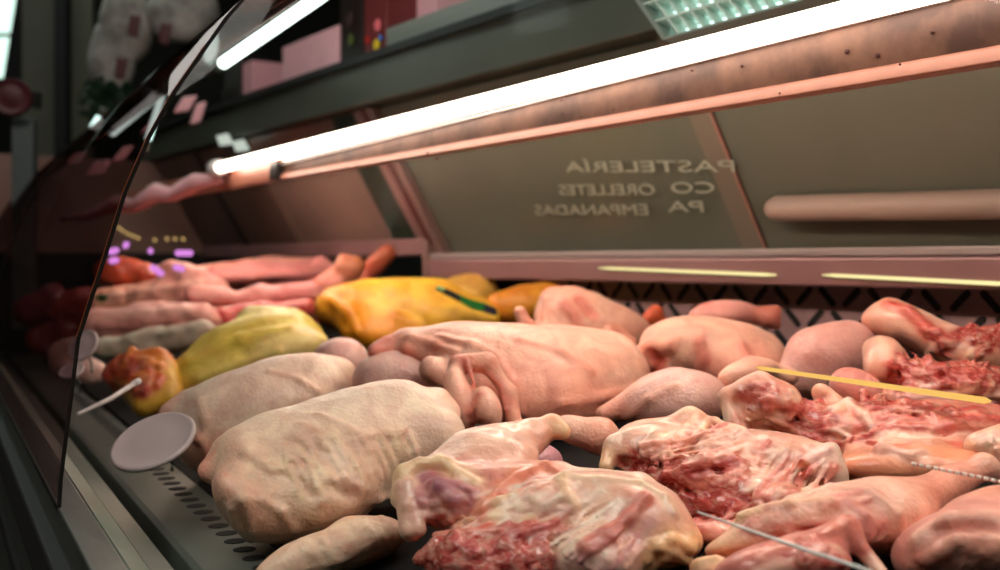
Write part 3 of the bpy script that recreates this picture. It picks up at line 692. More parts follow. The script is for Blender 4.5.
# ================================================================== the meat
def DR(px, py, r, h0=0.0):                 # distance at which a lump of pixel radius r rests h0 above the tray
    return (.277-h0)/((py-HZ)/F+.15*(.857*(px-500)/F+.515)+r/F)
def root(name, px, py, D, label, cat, group=None):
    p = P(px, py, D); p.z = tz(p)-.004
    return empty(name, p, label, cat, group)
GRP = 'whole plucked chickens'

# --- A: front pale chicken -----------------------------------------------------------
t = root('whole_chicken', 330, 480, .95, 'large pale yellowish plucked chicken with creased skin lying nearest the slotted tray edge', 'chicken', GRP)
f = Flesh(.95, .0035, 22, .006, .02)
f.ell(228, 488, 432, 428, 57, BEIGE, -.05, .05, q=.062)
f.ell(215, 472, 330, 436, 36, BEIGE2, -.05, .0, q=.05)               # flat neck end
f.ell(252, 514, 370, 484, 40, BEIGE2, -.085, -.03, q=.05, k=.035)
f.ell(222, 478, 266, 526, 20, (236, 188, 162), -.08, -.10, q=.035, k=.03)
f.ell(230, 470, 250, 462, 28, BEIGE2, -.06, -.05, q=.04)
f.ell(345, 420, 440, 418, 34, BEIGE, .02, .07, q=.05)
f.ell(396, 430, 440, 440, 40, BEIGE, .0, .05, q=.05)
f.ell(260, 442, 400, 398, 16, BEIGE, .0, .05, q=.03, k=.03)           # keel ridge
f.cap(208, 470, 9, 224, 462, 12, (236, 168, 144), -.06, -.05, k=.014)
f.cap(444, 448, 8, 450, 440, 5, FAT, .03, .04, k=.012)
f.cap(440, 400, 8, 446, 412, 12, PINK, .05, .05, k=.02)
for (pts, r) in (([(248,452),(262,470),(270,492)], 3.0), ([(300,424),(330,440),(352,462),(362,480)], 2.2), ([(318,414),(350,430),(372,452)], 1.8), ([(360,436),(380,433),(400,432)], 2.2),
                 ([(286,470),(310,482),(322,502)], 2.4), ([(340,476),(362,490),(392,494)], 2.6), ([(262,500),(282,512),(296,530)], 2.6), ([(236,470),(244,500),(252,530)], 3.0), ([(352,500),(380,500),(404,492)], 2.4), ([(232,508),(238,524),(250,540)], 3)):
    f.stroke(pts, r, BEIGE2, k=.007, sink=.35)
for (pts, r) in (([(252,462),(266,482)], 3.2), ([(290,440),(318,452),(338,470)], 2.5), ([(330,486),(356,498)], 3), ([(300,478),(314,494)], 3)):
    f.stroke(pts, r, BEIGE2, k=.008, sink=-.1, sub=True)
f.fan((285,458,405,428), (306,502,424,474), 15, 1.5, [BEIGE, BEIGE2, (238,214,180)], 0, .005, .5, 3, 2)
f.fan((250,470,330,430), (262,480,345,446), 8, 1.5, [BEIGE2, (240,216,184)], 0, .005, .5, 4, 2)
f.build('body', M['skin'], t, .002)
# wing laid along the near side
f = Flesh(.86, .002, 30, .004, .01)
f.ell(262, 570, 406, 532, 23, BEIGE2, -.07, -.01, q=.026)
f.cap(270, 584, 18, 310, 570, 19, BEIGE2, -.07, -.055)
f.cap(350, 536, 19, 384, 534, 15, (236, 190, 160), -.03, -.02)
f.fan((300,540,380,516), (316,566,396,544), 12, 1.4, [BEIGE2, (240,210,180)], 0, .004, .5, 9, 2)
f.stroke([(300,570),(340,560),(370,546)], 2, BEIGE2, k=.004, sink=.4)
f.build('wing', M['skin'], t, .002)
# --- B: second pale chicken ---------------------------------------------------------
t = root('whole_chicken', 260, 420, 1.2, 'pale plucked chicken just behind the front one, its neck end by the white price disc', 'chicken', GRP)
f = Flesh(1.2, .003, 22, .005, .018)
f.ell(170, 434, 354, 384, 45, BEIGE, -.05, .05, q=.06)
f.ell(250, 384, 350, 370, 20, BEIGE, .0, .05, q=.04)
f.ell(182, 425, 250, 396, 27, BEIGE, -.04, 0, q=.04)
f.ell(186, 455, 240, 440, 26, PINK2, -.06, -.02, q=.04)
f.cap(168, 414, 9, 186, 402, 9, PINK, -.04, -.02)
f.cap(338, 372, 9, 352, 382, 7, ROSE, .05, .05, raw=.6)
f.stroke([(200,402),(206,420),(204,440)], 2.4, BEIGE2, k=.006); f.stroke([(270,372),(300,380),(318,392)], 2, BEIGE2, k=.006)
f.stroke([(186,430),(200,440),(214,462)], 3, PINK2, k=.006)
f.build('body', M['skin'], t, .0026)
f = Flesh(1.36, .002, 20, .004, .012)
f.ell(318, 362, 366, 360, 23, GREYP, -.03, .0, q=.03); f.cap(330, 358, 16, 352, 366, 17, GREYP); f.build('drumstick', M['skin_smooth'], t, .003)
f = Flesh(1.15, .002, 20, .004, .012)
f.ell(352, 380, 440, 382, 30, GREYP, .05, .05, q=.035); f.cap(380, 380, 20, 420, 392, 20, PINK, .05, .05)
o = f.build('thigh', M['skin_smooth'], t, .0028)
# --- C / D: yellow-green chickens ---------------------------------------------------
t = root('whole_chicken', 240, 365, 1.6, 'greenish yellow plucked chicken lying behind the second pale one', 'chicken', GRP)
f = Flesh(1.55, .004, 18, .004, .025)
f.ell(166, 388, 324, 334, 36, GRNY, -.04, .06, q=.055)
f.ell(200, 350, 310, 322, 18, GRNY, 0, .04, q=.04)
f.cap(252, 318, 12, 292, 322, 13, (214, 200, 120), .05, .06)
f.ell(256, 356, 328, 340, 17, (226, 206, 130), -.03, .0, q=.03)
f.stroke([(190,362),(240,340),(290,330)], 3.5, (206,184,50), k=.012); f.stroke([(200,378),(240,364),(280,352)], 3, (226,208,120), k=.01)
f.build('body', M['skin'], t, .0035)
t = root('whole_chicken', 150, 392, 1.5, 'mottled orange and yellow chicken end beside the pale plastic stick', 'chicken', GRP)
f = Flesh(1.5, .006, 22, .006, .018)
f.ell(126, 400, 182, 372, 28, (206, 160, 40), -.02, .02, q=.045)
f.cap(134, 372, 16, 158, 362, 14, (206, 110, 40)); f.cap(124, 384, 10, 140, 372, 12, (190, 50, 30), raw=.3, k=.008)
f.cap(144, 406, 13, 168, 396, 14, (214, 170, 60), -.04, -.03); f.bits(40, (112, 356, 160, 392), (6, 16), (2.5, 5), [(190,50,30), (214,90,40), (224,140,50), (150,30,24)], .3, k=.004, seed=5)
f.cap(112, 372, 9, 130, 366, 10, (170, 50, 36), raw=.4)
f.build('body', M['skin'], t, .003)
# --- W: bright yellow chicken with tag ----------------------------------------------
t = root('whole_chicken', 410, 320, 1.9, 'bright yellow corn-fed chicken with a green and black tag on its skin', 'chicken', GRP)
f = Flesh(1.9, .006, 20, .004, .03)
f.ell(322, 312, 500, 314, 30, YEL, 0, 0, q=.06); f.ell(316, 308, 376, 302, 19, YEL2, -.02, 0, q=.04); f.ell(340, 330, 420, 338, 18, YEL2, -.06, -.04, q=.04)
f.cap(370, 296, 12, 440, 296, 15, YEL); f.cap(352, 318, 15, 372, 334, 14, YEL2, -.05, -.05, k=.012); f.cap(440, 322, 16, 490, 320, 12, YEL, -.04, -.04)
f.stroke([(330,300),(350,312),(360,330)], 4, YEL2, k=.012); f.stroke([(396,318),(420,330),(440,340)], 4, (226,140,30), k=.012)
f.build('body', M['skin'], t, .0038)
D = 1.80
tg = MB()
tp = [(436, 287, 290), (448, 289, 296), (460, 295, 302), (472, 300, 309), (484, 303, 312), (497, 309, 316)]
def band(i0, i1, dz=0.0):
    m = MB()
    for (x0, a0, b0), (x1, a1, b1) in zip(tp[i0:i1], tp[i0+1:i1+1]):
        o = Vector((0, .006, 0)); m.hexa([P(x0, b0, D), P(x1, b1, D), P(x1, b1, D)+o, P(x0, b0, D)+o, P(x0, a0, D), P(x1, a1, D), P(x1, a1, D)+o, P(x0, a0, D)+o])
    return m
e = empty('poultry_tag', P(466, 304, D), 'green and black oblong tag lying over the bright yellow chicken', 'tag')
band(0, 2).build('tag_end', mat('dark slate print', (30, 42, 46), .4), e); band(2, 4).build('tag_middle', mat('green print', (20, 124, 50), .35), e)
band(4, 5).build('tag_end', mat('grey black print', (40, 44, 60), .4), e)
MB().tube([P(437, 288, D-.003), P(444, 290, D-.003)], .004, 10).build('tag_spot', mat('pale green print', (120, 196, 140), .4), e)
t = root('whole_chicken', 470, 300, 2.1, 'dull yellow chicken peeking over the tagged bright yellow one', 'chicken', GRP)
f = Flesh(2.1, .004, 18, .004, .02)
f.ell(438, 300, 500, 300, 24, (232, 184, 84), 0, 0, q=.05); f.cap(452, 288, 10, 484, 286, 10, (222, 170, 84)); f.build('body', M['skin'], t, .004)
t = root('whole_chicken', 528, 305, 1.95, 'orange yellow chicken half hidden behind the pink chicken with the neck stub', 'chicken', GRP)
f = Flesh(1.9, .004, 18, .004, .02)
f.ell(496, 314, 566, 294, 20, (240, 166, 44), 0, .04, q=.05); f.cap(500, 306, 14, 520, 300, 12, (232, 150, 40))
f.cap(600, 300, 8, 626, 302, 10, (232, 130, 50), .02, .02, k=.01); f.ell(560, 304, 640, 318, 14, (226, 130, 60), .0, .04, q=.03)
f.build('body', M['skin'], t, .004)
t = root('chicken_shank', 655, 316, 1.7, 'orange chicken shank end poking out before the dark grille', 'chicken piece')
f = Flesh(1.6, .002, 20, .004, .008).cap(640, 326, 6, 656, 312, 8, (232, 110, 70)).cap(652, 316, 6, 660, 322, 6, (226, 110, 70)); f.build('shank', M['skin'], t, .0035)

# --- E: large central chicken -------------------------------------------------------
t = root('whole_chicken', 520, 385, 1.18, 'largest pink plucked chicken in the middle, stretched on its back', 'chicken', GRP)
f = Flesh(1.18, .0035, 18, .005, .022)
f.ell(436, 372, 640, 388, 54, PINK, -.02, .06, q=.068)
f.ell(398, 348, 560, 352, 28, PINK, .04, .06, q=.06)
f.ell(520, 360, 650, 380, 34, PINK, .04, .06, q=.05)
f.ell(470, 395, 600, 402, 36, PINK2, -.05, -.01, q=.04)
f.cap(560, 352, 16, 610, 356, 18, PINK, .05, .05, k=.03)
f.cap(384, 352, 9, 404, 346, 13, PINK2, .03, .04)
f.cap(374, 350, 7, 386, 346, 8, ROSE, .02, .03, k=.008)
f.cap(406, 350, 6, 432, 358, 7, (222, 120, 96), .01, .01, raw=.3, k=.01)
f.cap(432, 368, 13, 446, 380, 12, PINK, -.03, -.03, k=.01)
for (pts, r) in (([(500,366),(512,384),(520,412)], 3.0), ([(520,340),(560,352),(590,372)], 2), ([(440,336),(470,344),(498,358)], 2.4), ([(560,404),(600,398),(632,390)], 3), ([(410,338),(436,344),(456,352)], 3)):
    f.stroke(pts, r, PINK2, k=.008)
f.build('body', M['skin'], t, .0026)
f = Flesh(1.09, .0028, 26, .006, .008)
f.ell(452, 368, 466, 430, 14, PINK, 0, -.03, q=.024); f.cap(458, 364, 9, 486, 362, 10, PINK2, 0, 0); f.ell(480, 386, 494, 430, 15, PINK, -.02, -.03, q=.022)
f.cap(488, 364, 8, 508, 392, 8, PINK, .0, .0); f.cap(508, 392, 8, 514, 424, 9, PINK2, 0, -.01)
f.stroke([(466,360),(474,384),(470,410)], 2.4, (206,110,84), raw=.4, k=.003); f.stroke([(486,372),(500,384),(506,410)], 2.4, ROSE, k=.003)
f.stroke([(474,432),(470,412),(480,394)], 2.6, ROSE, k=.003); f.stroke([(446,376),(448,400),(458,426)], 3, PINK2, k=.003)
f.build('wing', M['skin'], t, .002)
f = Flesh(1.08, .0025, 20, .004, .018)
f.ell(634, 408, 722, 394, 31, GREYP, .0, .02, q=.04, k=.03); f.cap(676, 390, 18, 704, 400, 19, GREYP, .01, .02); f.cap(604, 414, 9, 650, 398, 20, PINK2, .01, .02)
f.stroke([(626,418),(650,400),(676,386)], 2.4, (222,172,150), k=.006)
f.build('thigh', M['skin_smooth'], t, .0026)
f = Flesh(1.0, .002, 24, .003, .008)
f.cap(572, 430, 13, 600, 436, 17, PINK, 0, 0, k=.012); f.cap(600, 436, 16, 614, 446, 12, PINK2); f.cap(564, 424, 7, 574, 428, 9, PINK)
o = f.build('drumstick', M['skin_smooth'], t, .0022)
f = Flesh(.95, .003, 24, .003, .012)
f.ell(470, 464, 562, 462, 24, MAUVE, 0, 0, q=.025, raw=.1); o = f.build('leg_under_skin', M['skin_smooth'], t, .003)
# --- F ----------------------------------------------------------------------------
t = root('whole_chicken', 590, 330, 1.6, 'pink chicken with a neck stub, lying behind the largest pink one', 'chicken', GRP)
f = Flesh(1.5, .004, 20, .004, .02)
f.ell(536, 318, 652, 334, 27, PINK, 0, 0, q=.05); f.ell(540, 314, 600, 304, 19, PINK, -.01, .02, q=.04); f.cap(552, 298, 10, 572, 296, 8, PINK2, .0, .0)
f.cap(544, 340, 15, 590, 348, 12, PINK, -.04, -.03); f.cap(520, 312, 6, 526, 326, 7, PINK2, -.03, -.03, k=.006); f.cap(526, 326, 7, 544, 334, 9, PINK2, -.03, -.03, k=.008)
f.cap(612, 336, 10, 630, 344, 9, PINK2, -.05, -.05, k=.008)
f.stroke([(564,306),(574,316),(580,328)], 3, ROSE, k=.006); f.stroke([(548,300),(546,318),(552,334)], 3, PINK2, k=.006); f.stroke([(578,300),(588,312),(594,316)], 2.4, ROSE, k=.004, sink=-.2, sub=True)
f.build('body', M['skin'], t, .003)
# --- G ----------------------------------------------------------------------------
t = root('whole_chicken', 715, 355, 1.3, 'round pink chicken against the dark grille, breast up', 'chicken', GRP)
f = Flesh(1.28, .004, 20, .004, .02)
f.ell(640, 350, 782, 352, 33, PINK, 0, .02, q=.05); f.ell(646, 340, 720, 334, 18, PINK, .0, .02, q=.04); f.ell(700, 372, 790, 370, 25, PINK2, -.03, 0, q=.035)
f.cap(642, 356, 11, 660, 366, 11, PINK, -.02, -.02, k=.01); f.cap(652, 348, 8, 668, 344, 9, PINK2, -.03, -.03, k=.008)
f.stroke([(652,352),(660,362),(658,370)], 3, (206,96,76), k=.004, sink=-.1, sub=True); f.stroke([(700,342),(704,358),(700,372)], 2.4, ROSE, k=.008); f.stroke([(742,346),(750,360),(748,372)], 2, ROSE, k=.008)
f.build('body', M['skin'], t, .0026)
f = Flesh(1.4, .002, 20, .003, .012)
f.ell(688, 318, 752, 312, 15, (236, 170, 160), 0, 0, q=.03); f.cap(744, 314, 9, 768, 316, 8, ROSE); f.cap(768, 316, 8, 776, 310, 5, ROSE); f.cap(768, 318, 7, 776, 324, 5, ROSE)
f.build('leg', M['skin_smooth'], t, .003)
f = Flesh(1.1, .0025, 24, .003, .008)
f.ell(722, 376, 776, 366, 13, PINK, 0, .02, q=.02); f.cap(726, 382, 8, 748, 380, 9, PINK2); f.cap(748, 364, 8, 790, 376, 9, PINK, .02, .02)
f.build('wing', M['skin'], t, .0024)
# --- H: smooth thigh -----------------------------------------------------------------
t = root('chicken_thigh', 830, 360, 1.17, 'smooth mauve pink chicken thigh standing between the round chicken and the cut quarters', 'chicken piece')
f = Flesh(1.16, .002, 16, .003, .02)
f.ell(786, 370, 872, 344, 29, (222, 168, 158), 0, .03, q=.035); f.cap(812, 352, 20, 848, 344, 20, (228, 176, 162), .01, .02); f.cap(790, 382, 14, 820, 384, 14, GREYP)
f.build('thigh', M['skin_smooth'], t, .0026)
t = root('chicken_thigh', 852, 388, 1.02, 'small smooth pink thigh lump under the amber streak, below the tall thigh', 'chicken piece')
f = Flesh(1.03, .002, 16, .003, .014); f.ell(834, 384, 880, 398, 20, (232, 160, 148), 0, 0, q=.026); f.cap(846, 384, 14, 862, 396, 16, (228, 150, 140)); f.build('thigh', M['skin_smooth'], t, .0024)

def leafbits(f, boxes, seed=1, dens=1.0):
    pal_r = [RED, DRED, (214, 70, 62), (170, 30, 32), ROSE]; pal_c = [CREAM, FAT, PINK, (240,206,190), MUSC]
    for i, (box, n, kind) in enumerate(boxes):
        f.bits(int(n*dens), box, (5, 20), (1.4, 3.6), pal_r if kind == 'r' else pal_c, raw=.9 if kind == 'r' else .35, seed=seed*31+i, ang=(-20, 60) if kind == 'c' else (0, 180))
# --- I: upper right quarter ----------------------------------------------------------
t = root('leg_quarter', 930, 335, 1.2, 'cut chicken quarter with a red gash, highest at the right by the grille', 'chicken piece', 'cut chicken pieces')
f = Flesh(1.17, .003, 24, .006, .016)
f.ell(868, 316, 930, 334, 21, PINK, .02, .0, q=.03); f.ell(900, 322, 990, 366, 22, PINK, .0, -.02, q=.035); f.cap(872, 320, 9, 888, 312, 12, PINK2, .02, .02)
f.ell(940, 352, 1030, 356, 24, (226, 170, 140), -.03, 0, q=.035, raw=.15)
f.stroke([(890,306),(908,312),(926,328),(944,344)], 5, (222,84,66), raw=.5, k=.005, sink=.4)
f.cap(972, 336, 9, 972, 326, 4, RED, -.03, -.03, raw=1, k=.004); f.cap(990, 334, 8, 1006, 328, 5, RED, -.03, -.03, raw=1, k=.004)
leafbits(f, [((936, 328, 1010, 350), 60, 'r'), ((930, 340, 970, 362), 26, 'c')], 3)
f.build('flesh', M['raw'], t, .0024)
# --- J ------------------------------------------------------------------------------
t = root('leg_quarter', 940, 378, 1.05, 'cut chicken quarter showing bright red bone ends, just under the gashed one', 'chicken piece', 'cut chicken pieces')
f = Flesh(1.05, .003, 24, .007, .014)
f.ell(866, 358, 906, 376, 23, PINK, .02, .0, q=.03); f.ell(890, 376, 1030, 396, 22, (216, 140, 120), .0, -.02, q=.035, raw=.5); f.ell(864, 350, 896, 350, 14, PINK, .02, .02, q=.025)
f.cap(880, 396, 8, 1010, 408, 9, PINK2, -.03, -.03, raw=.2)
leafbits(f, [((888, 354, 940, 390), 90, 'r'), ((930, 364, 1010, 388), 110, 'r'), ((900, 386, 1000, 402), 50, 'c')], 5)
f.stroke([(900,398),(940,400),(990,404)], 3.5, (240,200,196), raw=.2, k=.004)
f.build('flesh', M['raw'], t, .0022)
# --- K: raw half carcass middle right --------------------------------------------------
t = root('half_chicken', 860, 430, .93, 'opened chicken half with a cluster of red bone in its centre, below the amber streak', 'chicken piece', 'cut chicken pieces')
f = Flesh(.95, .004, 24, .007, .016)
f.ell(722, 398, 800, 424, 27, PINK, .04, .0, q=.035); f.ell(736, 386, 800, 402, 17, ROSE, .0, .0, q=.02, raw=.5)
f.ell(780, 424, 900, 440, 28, PINK2, .02, .0, q=.04, raw=.35); f.ell(860, 420, 1030, 440, 30, PINK2, .0, -.02, q=.045, raw=.4)
f.ell(840, 458, 980, 458, 26, (226, 150, 120), -.04, -.05, q=.03, raw=.12); f.ell(830, 468, 1010, 470, 24, (230, 156, 120), -.07, -.09, q=.035, raw=.05); f.ell(930, 420, 1040, 426, 16, (226,110,96), .0, 0, q=.03, raw=.6)
f.cap(728, 392, 8, 760, 380, 8, PINK, .0, .0, k=.006); f.cap(760, 380, 8, 792, 398, 6, PINK, .0, -.01, k=.006); f.cap(724, 400, 8, 740, 440, 12, CREAM, .0, -.01, k=.01)
f.cap(820, 392, 9, 836, 404, 8, PINK, .03, .02, k=.006)
leafbits(f, [((742, 386, 790, 420), 60, 'c'), ((746, 388, 778, 408), 30, 'r'), ((782, 404, 832, 442), 190, 'r'), ((830, 404, 900, 440), 60, 'c'), ((852, 398, 896, 420), 60, 'r'), ((890, 404, 960, 430), 60, 'r'), ((760, 420, 800, 446), 30, 'c')], 7)
f.fan((856,412,862,444), (1000,408,1004,444), 13, 2.4, [PINK, (214,80,74), CREAM, (186,46,44), PINK2, MUSC], .25, seed=31, jit=4)
f.fan((736,390,730,420), (806,404,790,444), 10, 2.2, [PINK2, CREAM, (220,110,96), PINK], .2, seed=32)
f.stroke([(804,436),(840,448),(880,452),(930,444),(990,446)], 4, (232,176,150), raw=.1, k=.005)
f.stroke([(830,410),(848,402),(866,418),(874,432)], 3.4, CREAM, raw=.05, k=.004)
f.stroke([(850,426),(900,430),(950,426),(1000,420)], 4.4, (214,92,88), raw=.5, k=.005); f.stroke([(880,446),(910,456),(920,452)], 5, (236,190,170), k=.005)
f.stroke([(800,434),(830,446),(860,438),(880,430)], 3, RED, raw=1, k=.003)
f.build('flesh', M['raw'], t, .0018)
# --- L: raw half, centre -----------------------------------------------------------------
t = root('half_chicken', 720, 475, .84, 'split chicken half with dark red cavity, lying between the front half and the drumstick', 'chicken piece', 'cut chicken pieces')
f = Flesh(.86, .004, 24, .007, .016)
f.ell(604, 452, 700, 446, 26, PINK, .05, .03, q=.035); f.cap(636, 440, 16, 690, 422, 10, PINK, .05, .05, k=.012); f.cap(690, 419, 10, 706, 426, 10, (244,196,160), .05, .05, k=.012)
f.ell(690, 512, 800, 506, 34, PINK2, -.035, -.035, q=.03, raw=.5); f.ell(640, 486, 790, 482, 36, PINK2, .0, .0, q=.045, raw=.5); f.ell(690, 450, 830, 462, 28, PINK, .02, .0, q=.035, raw=.25); f.ell(780, 480, 846, 470, 26, CREAM, .0, .0, q=.03)
f.cap(832, 450, 8, 842, 496, 9, CREAM, -.01, -.02, k=.008); f.cap(614, 440, 6, 650, 432, 7, CREAM, .03, .03, k=.006); f.cap(606, 466, 9, 612, 448, 8, FAT, .02, .03, k=.01)
f.ell(736, 516, 850, 504, 20, (242, 192, 140), -.065, -.065, q=.025, k=.008); f.ell(676, 534, 770, 540, 15, PINK2, -.08, -.08, q=.025, raw=.2, k=.008)
f.stroke([(664,492),(684,482),(704,486)], 6, DRED, raw=1, k=.006, sink=-.3, sub=True); f.stroke([(716,496),(736,492)], 6, DRED, raw=1, k=.006, sink=-.4, sub=True)
leafbits(f, [((622, 454, 690, 486), 150, 'r'), ((656, 478, 750, 524), 230, 'r'), ((640, 430, 720, 462), 60, 'c'), ((740, 446, 800, 480), 60, 'c'), ((700, 452, 740, 490), 40, 'r'), ((750, 480, 800, 510), 40, 'r'), ((690, 424, 750, 446), 40, 'c')], 11)
f.stroke([(684,474),(704,464),(724,460),(736,464)], 8, (150,40,44), raw=.7, k=.005, sink=.2); f.stroke([(676,472),(700,456),(726,450),(744,456)], 3, PINK, k=.004)
f.stroke([(690,488),(720,482),(744,470)], 3, (236,170,150), k=.003); f.stroke([(744,492),(780,480),(806,462),(826,450)], 4, (240,206,196), raw=.1, k=.005)
f.stroke([(760,500),(790,484),(812,470)], 3, (206,90,90), raw=.4, k=.004)
f.stroke([(652,448),(672,440),(692,428),(716,422),(742,430)], 4, (244,196,166), k=.005); f.cap(803, 462, 3.5, 806, 464, 3.5, (214,110,30), -.045, -.045, k=.002)
f.fan((744,500,800,520), (786,446,838,462), 13, 2.3, [CREAM, CREAM, ROSE, (244,214,200), (196,70,66)], .1, seed=21)
f.fan((636,446,660,470), (720,426,760,446), 10, 2.2, [CREAM, PINK, (234,150,120), PINK2], .1, seed=22)
f.fan((664,470,676,484), (742,452,748,470), 6, 2.6, [(160,40,44), (206,90,84), PINK2], .4, seed=23)
f.stroke([(672,524),(700,530),(740,524),(772,512)], 5, (206,110,90), raw=.4, k=.005)
f.build('flesh', M['raw'], t, .0016)
# --- M: front half ------------------------------------------------------------------------
t = root('half_chicken', 540, 515, .74, 'opened chicken half nearest the camera with its drumstick pointing away', 'chicken piece', 'cut chicken pieces')
f = Flesh(.76, .004, 24, .006, .016)
f.ell(408, 486, 536, 452, 30, PINK, .05, .09, q=.04); f.cap(470, 452, 22, 530, 436, 16, PINK, .08, .11, k=.02); f.cap(528, 440, 14, 552, 426, 13, PINK2, .11, .12, k=.012)
f.cap(548, 424, 8, 562, 432, 9, FAT, .12, .11, k=.006)
f.ell(410, 500, 520, 500, 34, (226, 150, 140), .02, .03, q=.04, raw=.45); f.cap(406, 490, 11, 412, 530, 11, PINK, .01, -.01, k=.01)
f.ell(470, 520, 640, 500, 36, PINK, .0, .03, q=.045, raw=.3); f.ell(580, 520, 690, 528, 42, PINK, .0, .0, q=.045); f.ell(426, 562, 560, 562, 36, (190, 64, 62), -.03, -.03, q=.04, raw=.9); f.ell(540, 556, 640, 560, 36, PINK, -.03, -.02, q=.04, raw=.2)
f.ell(470, 482, 560, 468, 12, PINK2, .02, .04, q=.02, raw=.1); f.cap(520, 476, 9, 560, 474, 9, ROSE, .02, .03, k=.006); f.cap(560, 476, 9, 640, 484, 8, CREAM, .03, .03, k=.008)
f.cap(640, 484, 8, 668, 504, 9, CREAM, .03, .01, k=.008); f.ell(640, 556, 700, 540, 18, (240, 190, 140), -.02, -.01, q=.025)
f.cap(404, 472, 7, 440, 462, 9, FAT, .02, .03, k=.006); f.cap(440, 462, 8, 474, 480, 7, FAT, .02, .01, k=.006); f.cap(400, 480, 6, 398, 500, 6, FAT, .02, .01, k=.006)
f.fan((412,500,430,470), (440,534,486,496), 9, 3.0, [(206,140,140), (226,160,150), (190,120,130), PINK2], .15, seed=40)
f.fan((452,536,476,500), (530,510,566,474), 13, 2.4, [PINK, (224,116,96), CREAM, PINK2, (246,214,196)], .12, seed=41)
f.fan((490,534,560,560), (560,484,650,496), 20, 2.3, [CREAM, (250,236,216), (222,150,136), (244,204,176), (206,120,110), CREAM], .06, seed=42)
f.fan((560,566,620,574), (606,516,668,512), 11, 2.0, [PINK, (240,190,180), (230,160,160), CREAM], .05, seed=43)
f.bits(46, (484, 492, 572, 536), (8, 20), (1.8, 3.4), [CREAM, (248,230,206), (250,226,180)], .02, (-10, 50), .0025, .2, 44)
leafbits(f, [((424, 536, 552, 578), 300, 'r'), ((426, 494, 470, 534), 30, 'c')], 13)
f.bits(30, (500, 520, 570, 540), (10, 22), (1.5, 2.6), [RED, DRED, (190,50,50)], .6, (0, 30), .0025, .2, 45)
f.stroke([(448,548),(480,540),(520,534),(556,522),(570,512)], 3, (176,30,34), raw=.5, k=.003)
f.stroke([(586,548),(606,534),(628,516),(644,498)], 8.5, (220,136,120), raw=.02, k=.004, sink=.1); f.stroke([(592,552),(614,538),(640,512)], 2.2, (198,104,98), raw=.05, k=.003, sink=.1)
f.stroke([(404,474),(420,464),(444,462),(458,474),(474,482)], 4.6, (246,208,164), raw=0, k=.004); f.stroke([(412,486),(410,506),(420,530)], 5, (240,196,172), raw=0, k=.004)
f.stroke([(420,478),(440,486),(456,500),(460,512)], 4.6, (178,116,132), raw=.1, k=.004)
f.stroke([(484,508),(500,490),(520,478),(546,466),(566,478)], 4, (236,140,108), raw=.05, k=.004); f.stroke([(560,480),(566,496),(576,506)], 4, FAT, k=.004)
f.stroke([(566,476),(600,482),(640,484),(664,498),(674,514)], 3.6, (246,222,190), raw=0, k=.004)
f.stroke([(436,536),(470,532),(500,530)], 3.6, (240,160,140), raw=.1, k=.003)
f.stroke([(452,556),(458,552)], 6, DRED, raw=1, k=.004, sink=-.5, sub=True); f.stroke([(500,554),(508,550)], 6, DRED, raw=1, k=.004, sink=-.5, sub=True); f.stroke([(478,566),(486,562)], 6, DRED, raw=1, k=.004, sink=-.5, sub=True)
f.stroke([(646,556),(654,544),(672,540),(690,548)], 6, (244,196,144), k=.004); f.stroke([(650,568),(664,556),(684,560)], 5, (240,186,134), k=.004); f.stroke([(660,548),(674,552),(690,564)], 4, (246,206,160), k=.004)
f.build('flesh', M['raw'], t, .0014)
# --- N: drumstick right front -------------------------------------------------------------
t = root('chicken_drumstick', 870, 520, .72, 'smooth chicken drumstick, its knuckle pointing up right, crossed by a thin white thread', 'chicken piece', 'cut chicken pieces')
f = Flesh(.73, .002, 20, .004, .014)
f.ell(800, 516, 926, 520, 38, PINK, .0, .0, q=.038); f.cap(890, 512, 30, 950, 484, 15, PINK2, .0, .03, k=.02); f.cap(950, 484, 14, 984, 468, 13, PINK2, .03, .04, k=.014)
f.cap(984, 464, 10, 1000, 474, 9, PINK, .04, .04, k=.008); f.ell(740, 522, 850, 510, 17, (240, 196, 160), -.02, -.02, q=.025); f.ell(810, 530, 880, 524, 26, (222, 140, 130), -.025, -.025, q=.022, raw=.1, k=.006)
f.ell(704, 552, 810, 532, 15, (240, 182, 146), -.02, -.02, q=.025, k=.02); f.fan((760,512,740,530), (880,488,890,540), 9, 2.2, [PINK, (228,150,134), (240,200,176)], .05, .004, .4, 51)
f.stroke([(790,500),(830,488),(870,492),(898,514),(900,544)], 4.5, PINK, k=.005); f.stroke([(824,506),(846,502),(866,516),(868,540)], 3, (226,140,130), k=.005)
f.stroke([(740,516),(790,504),(830,500)], 3, FAT, k=.005)
f.build('flesh', M['skin_smooth'], t, .0018)
t = root('chicken_drumstick', 965, 545, .65, 'broad pink chicken piece filling the lower right corner of the tray', 'chicken piece', 'cut chicken pieces')
f = Flesh(.66, .003, 20, .004, .02); f.ell(904, 560, 1030, 540, 42, (230, 160, 146), 0, .02, q=.05); f.ell(960, 516, 1040, 500, 22, PINK2, .03, .04, q=.03); f.stroke([(918,540),(950,522),(990,520)], 5, PINK, k=.008); f.stroke([(930,560),(960,540),(1000,536)], 4, PINK, k=.006); f.stroke([(934,532),(970,528),(1000,530)], 4, ROSE, k=.006, sink=-.2, sub=True); f.bits(10, (910, 520, 1000, 566), (10, 30), (2, 4), [PINK2, ROSE, PINK], .1, (0, 40), .004, .3, 52)
f.build('flesh', M['skin_smooth'], t, .0022)
t = root('skin_flap', 800, 560, .64, 'triangular flap of pink red skin at the bottom edge, in front of the drumstick', 'chicken piece', 'cut chicken pieces')
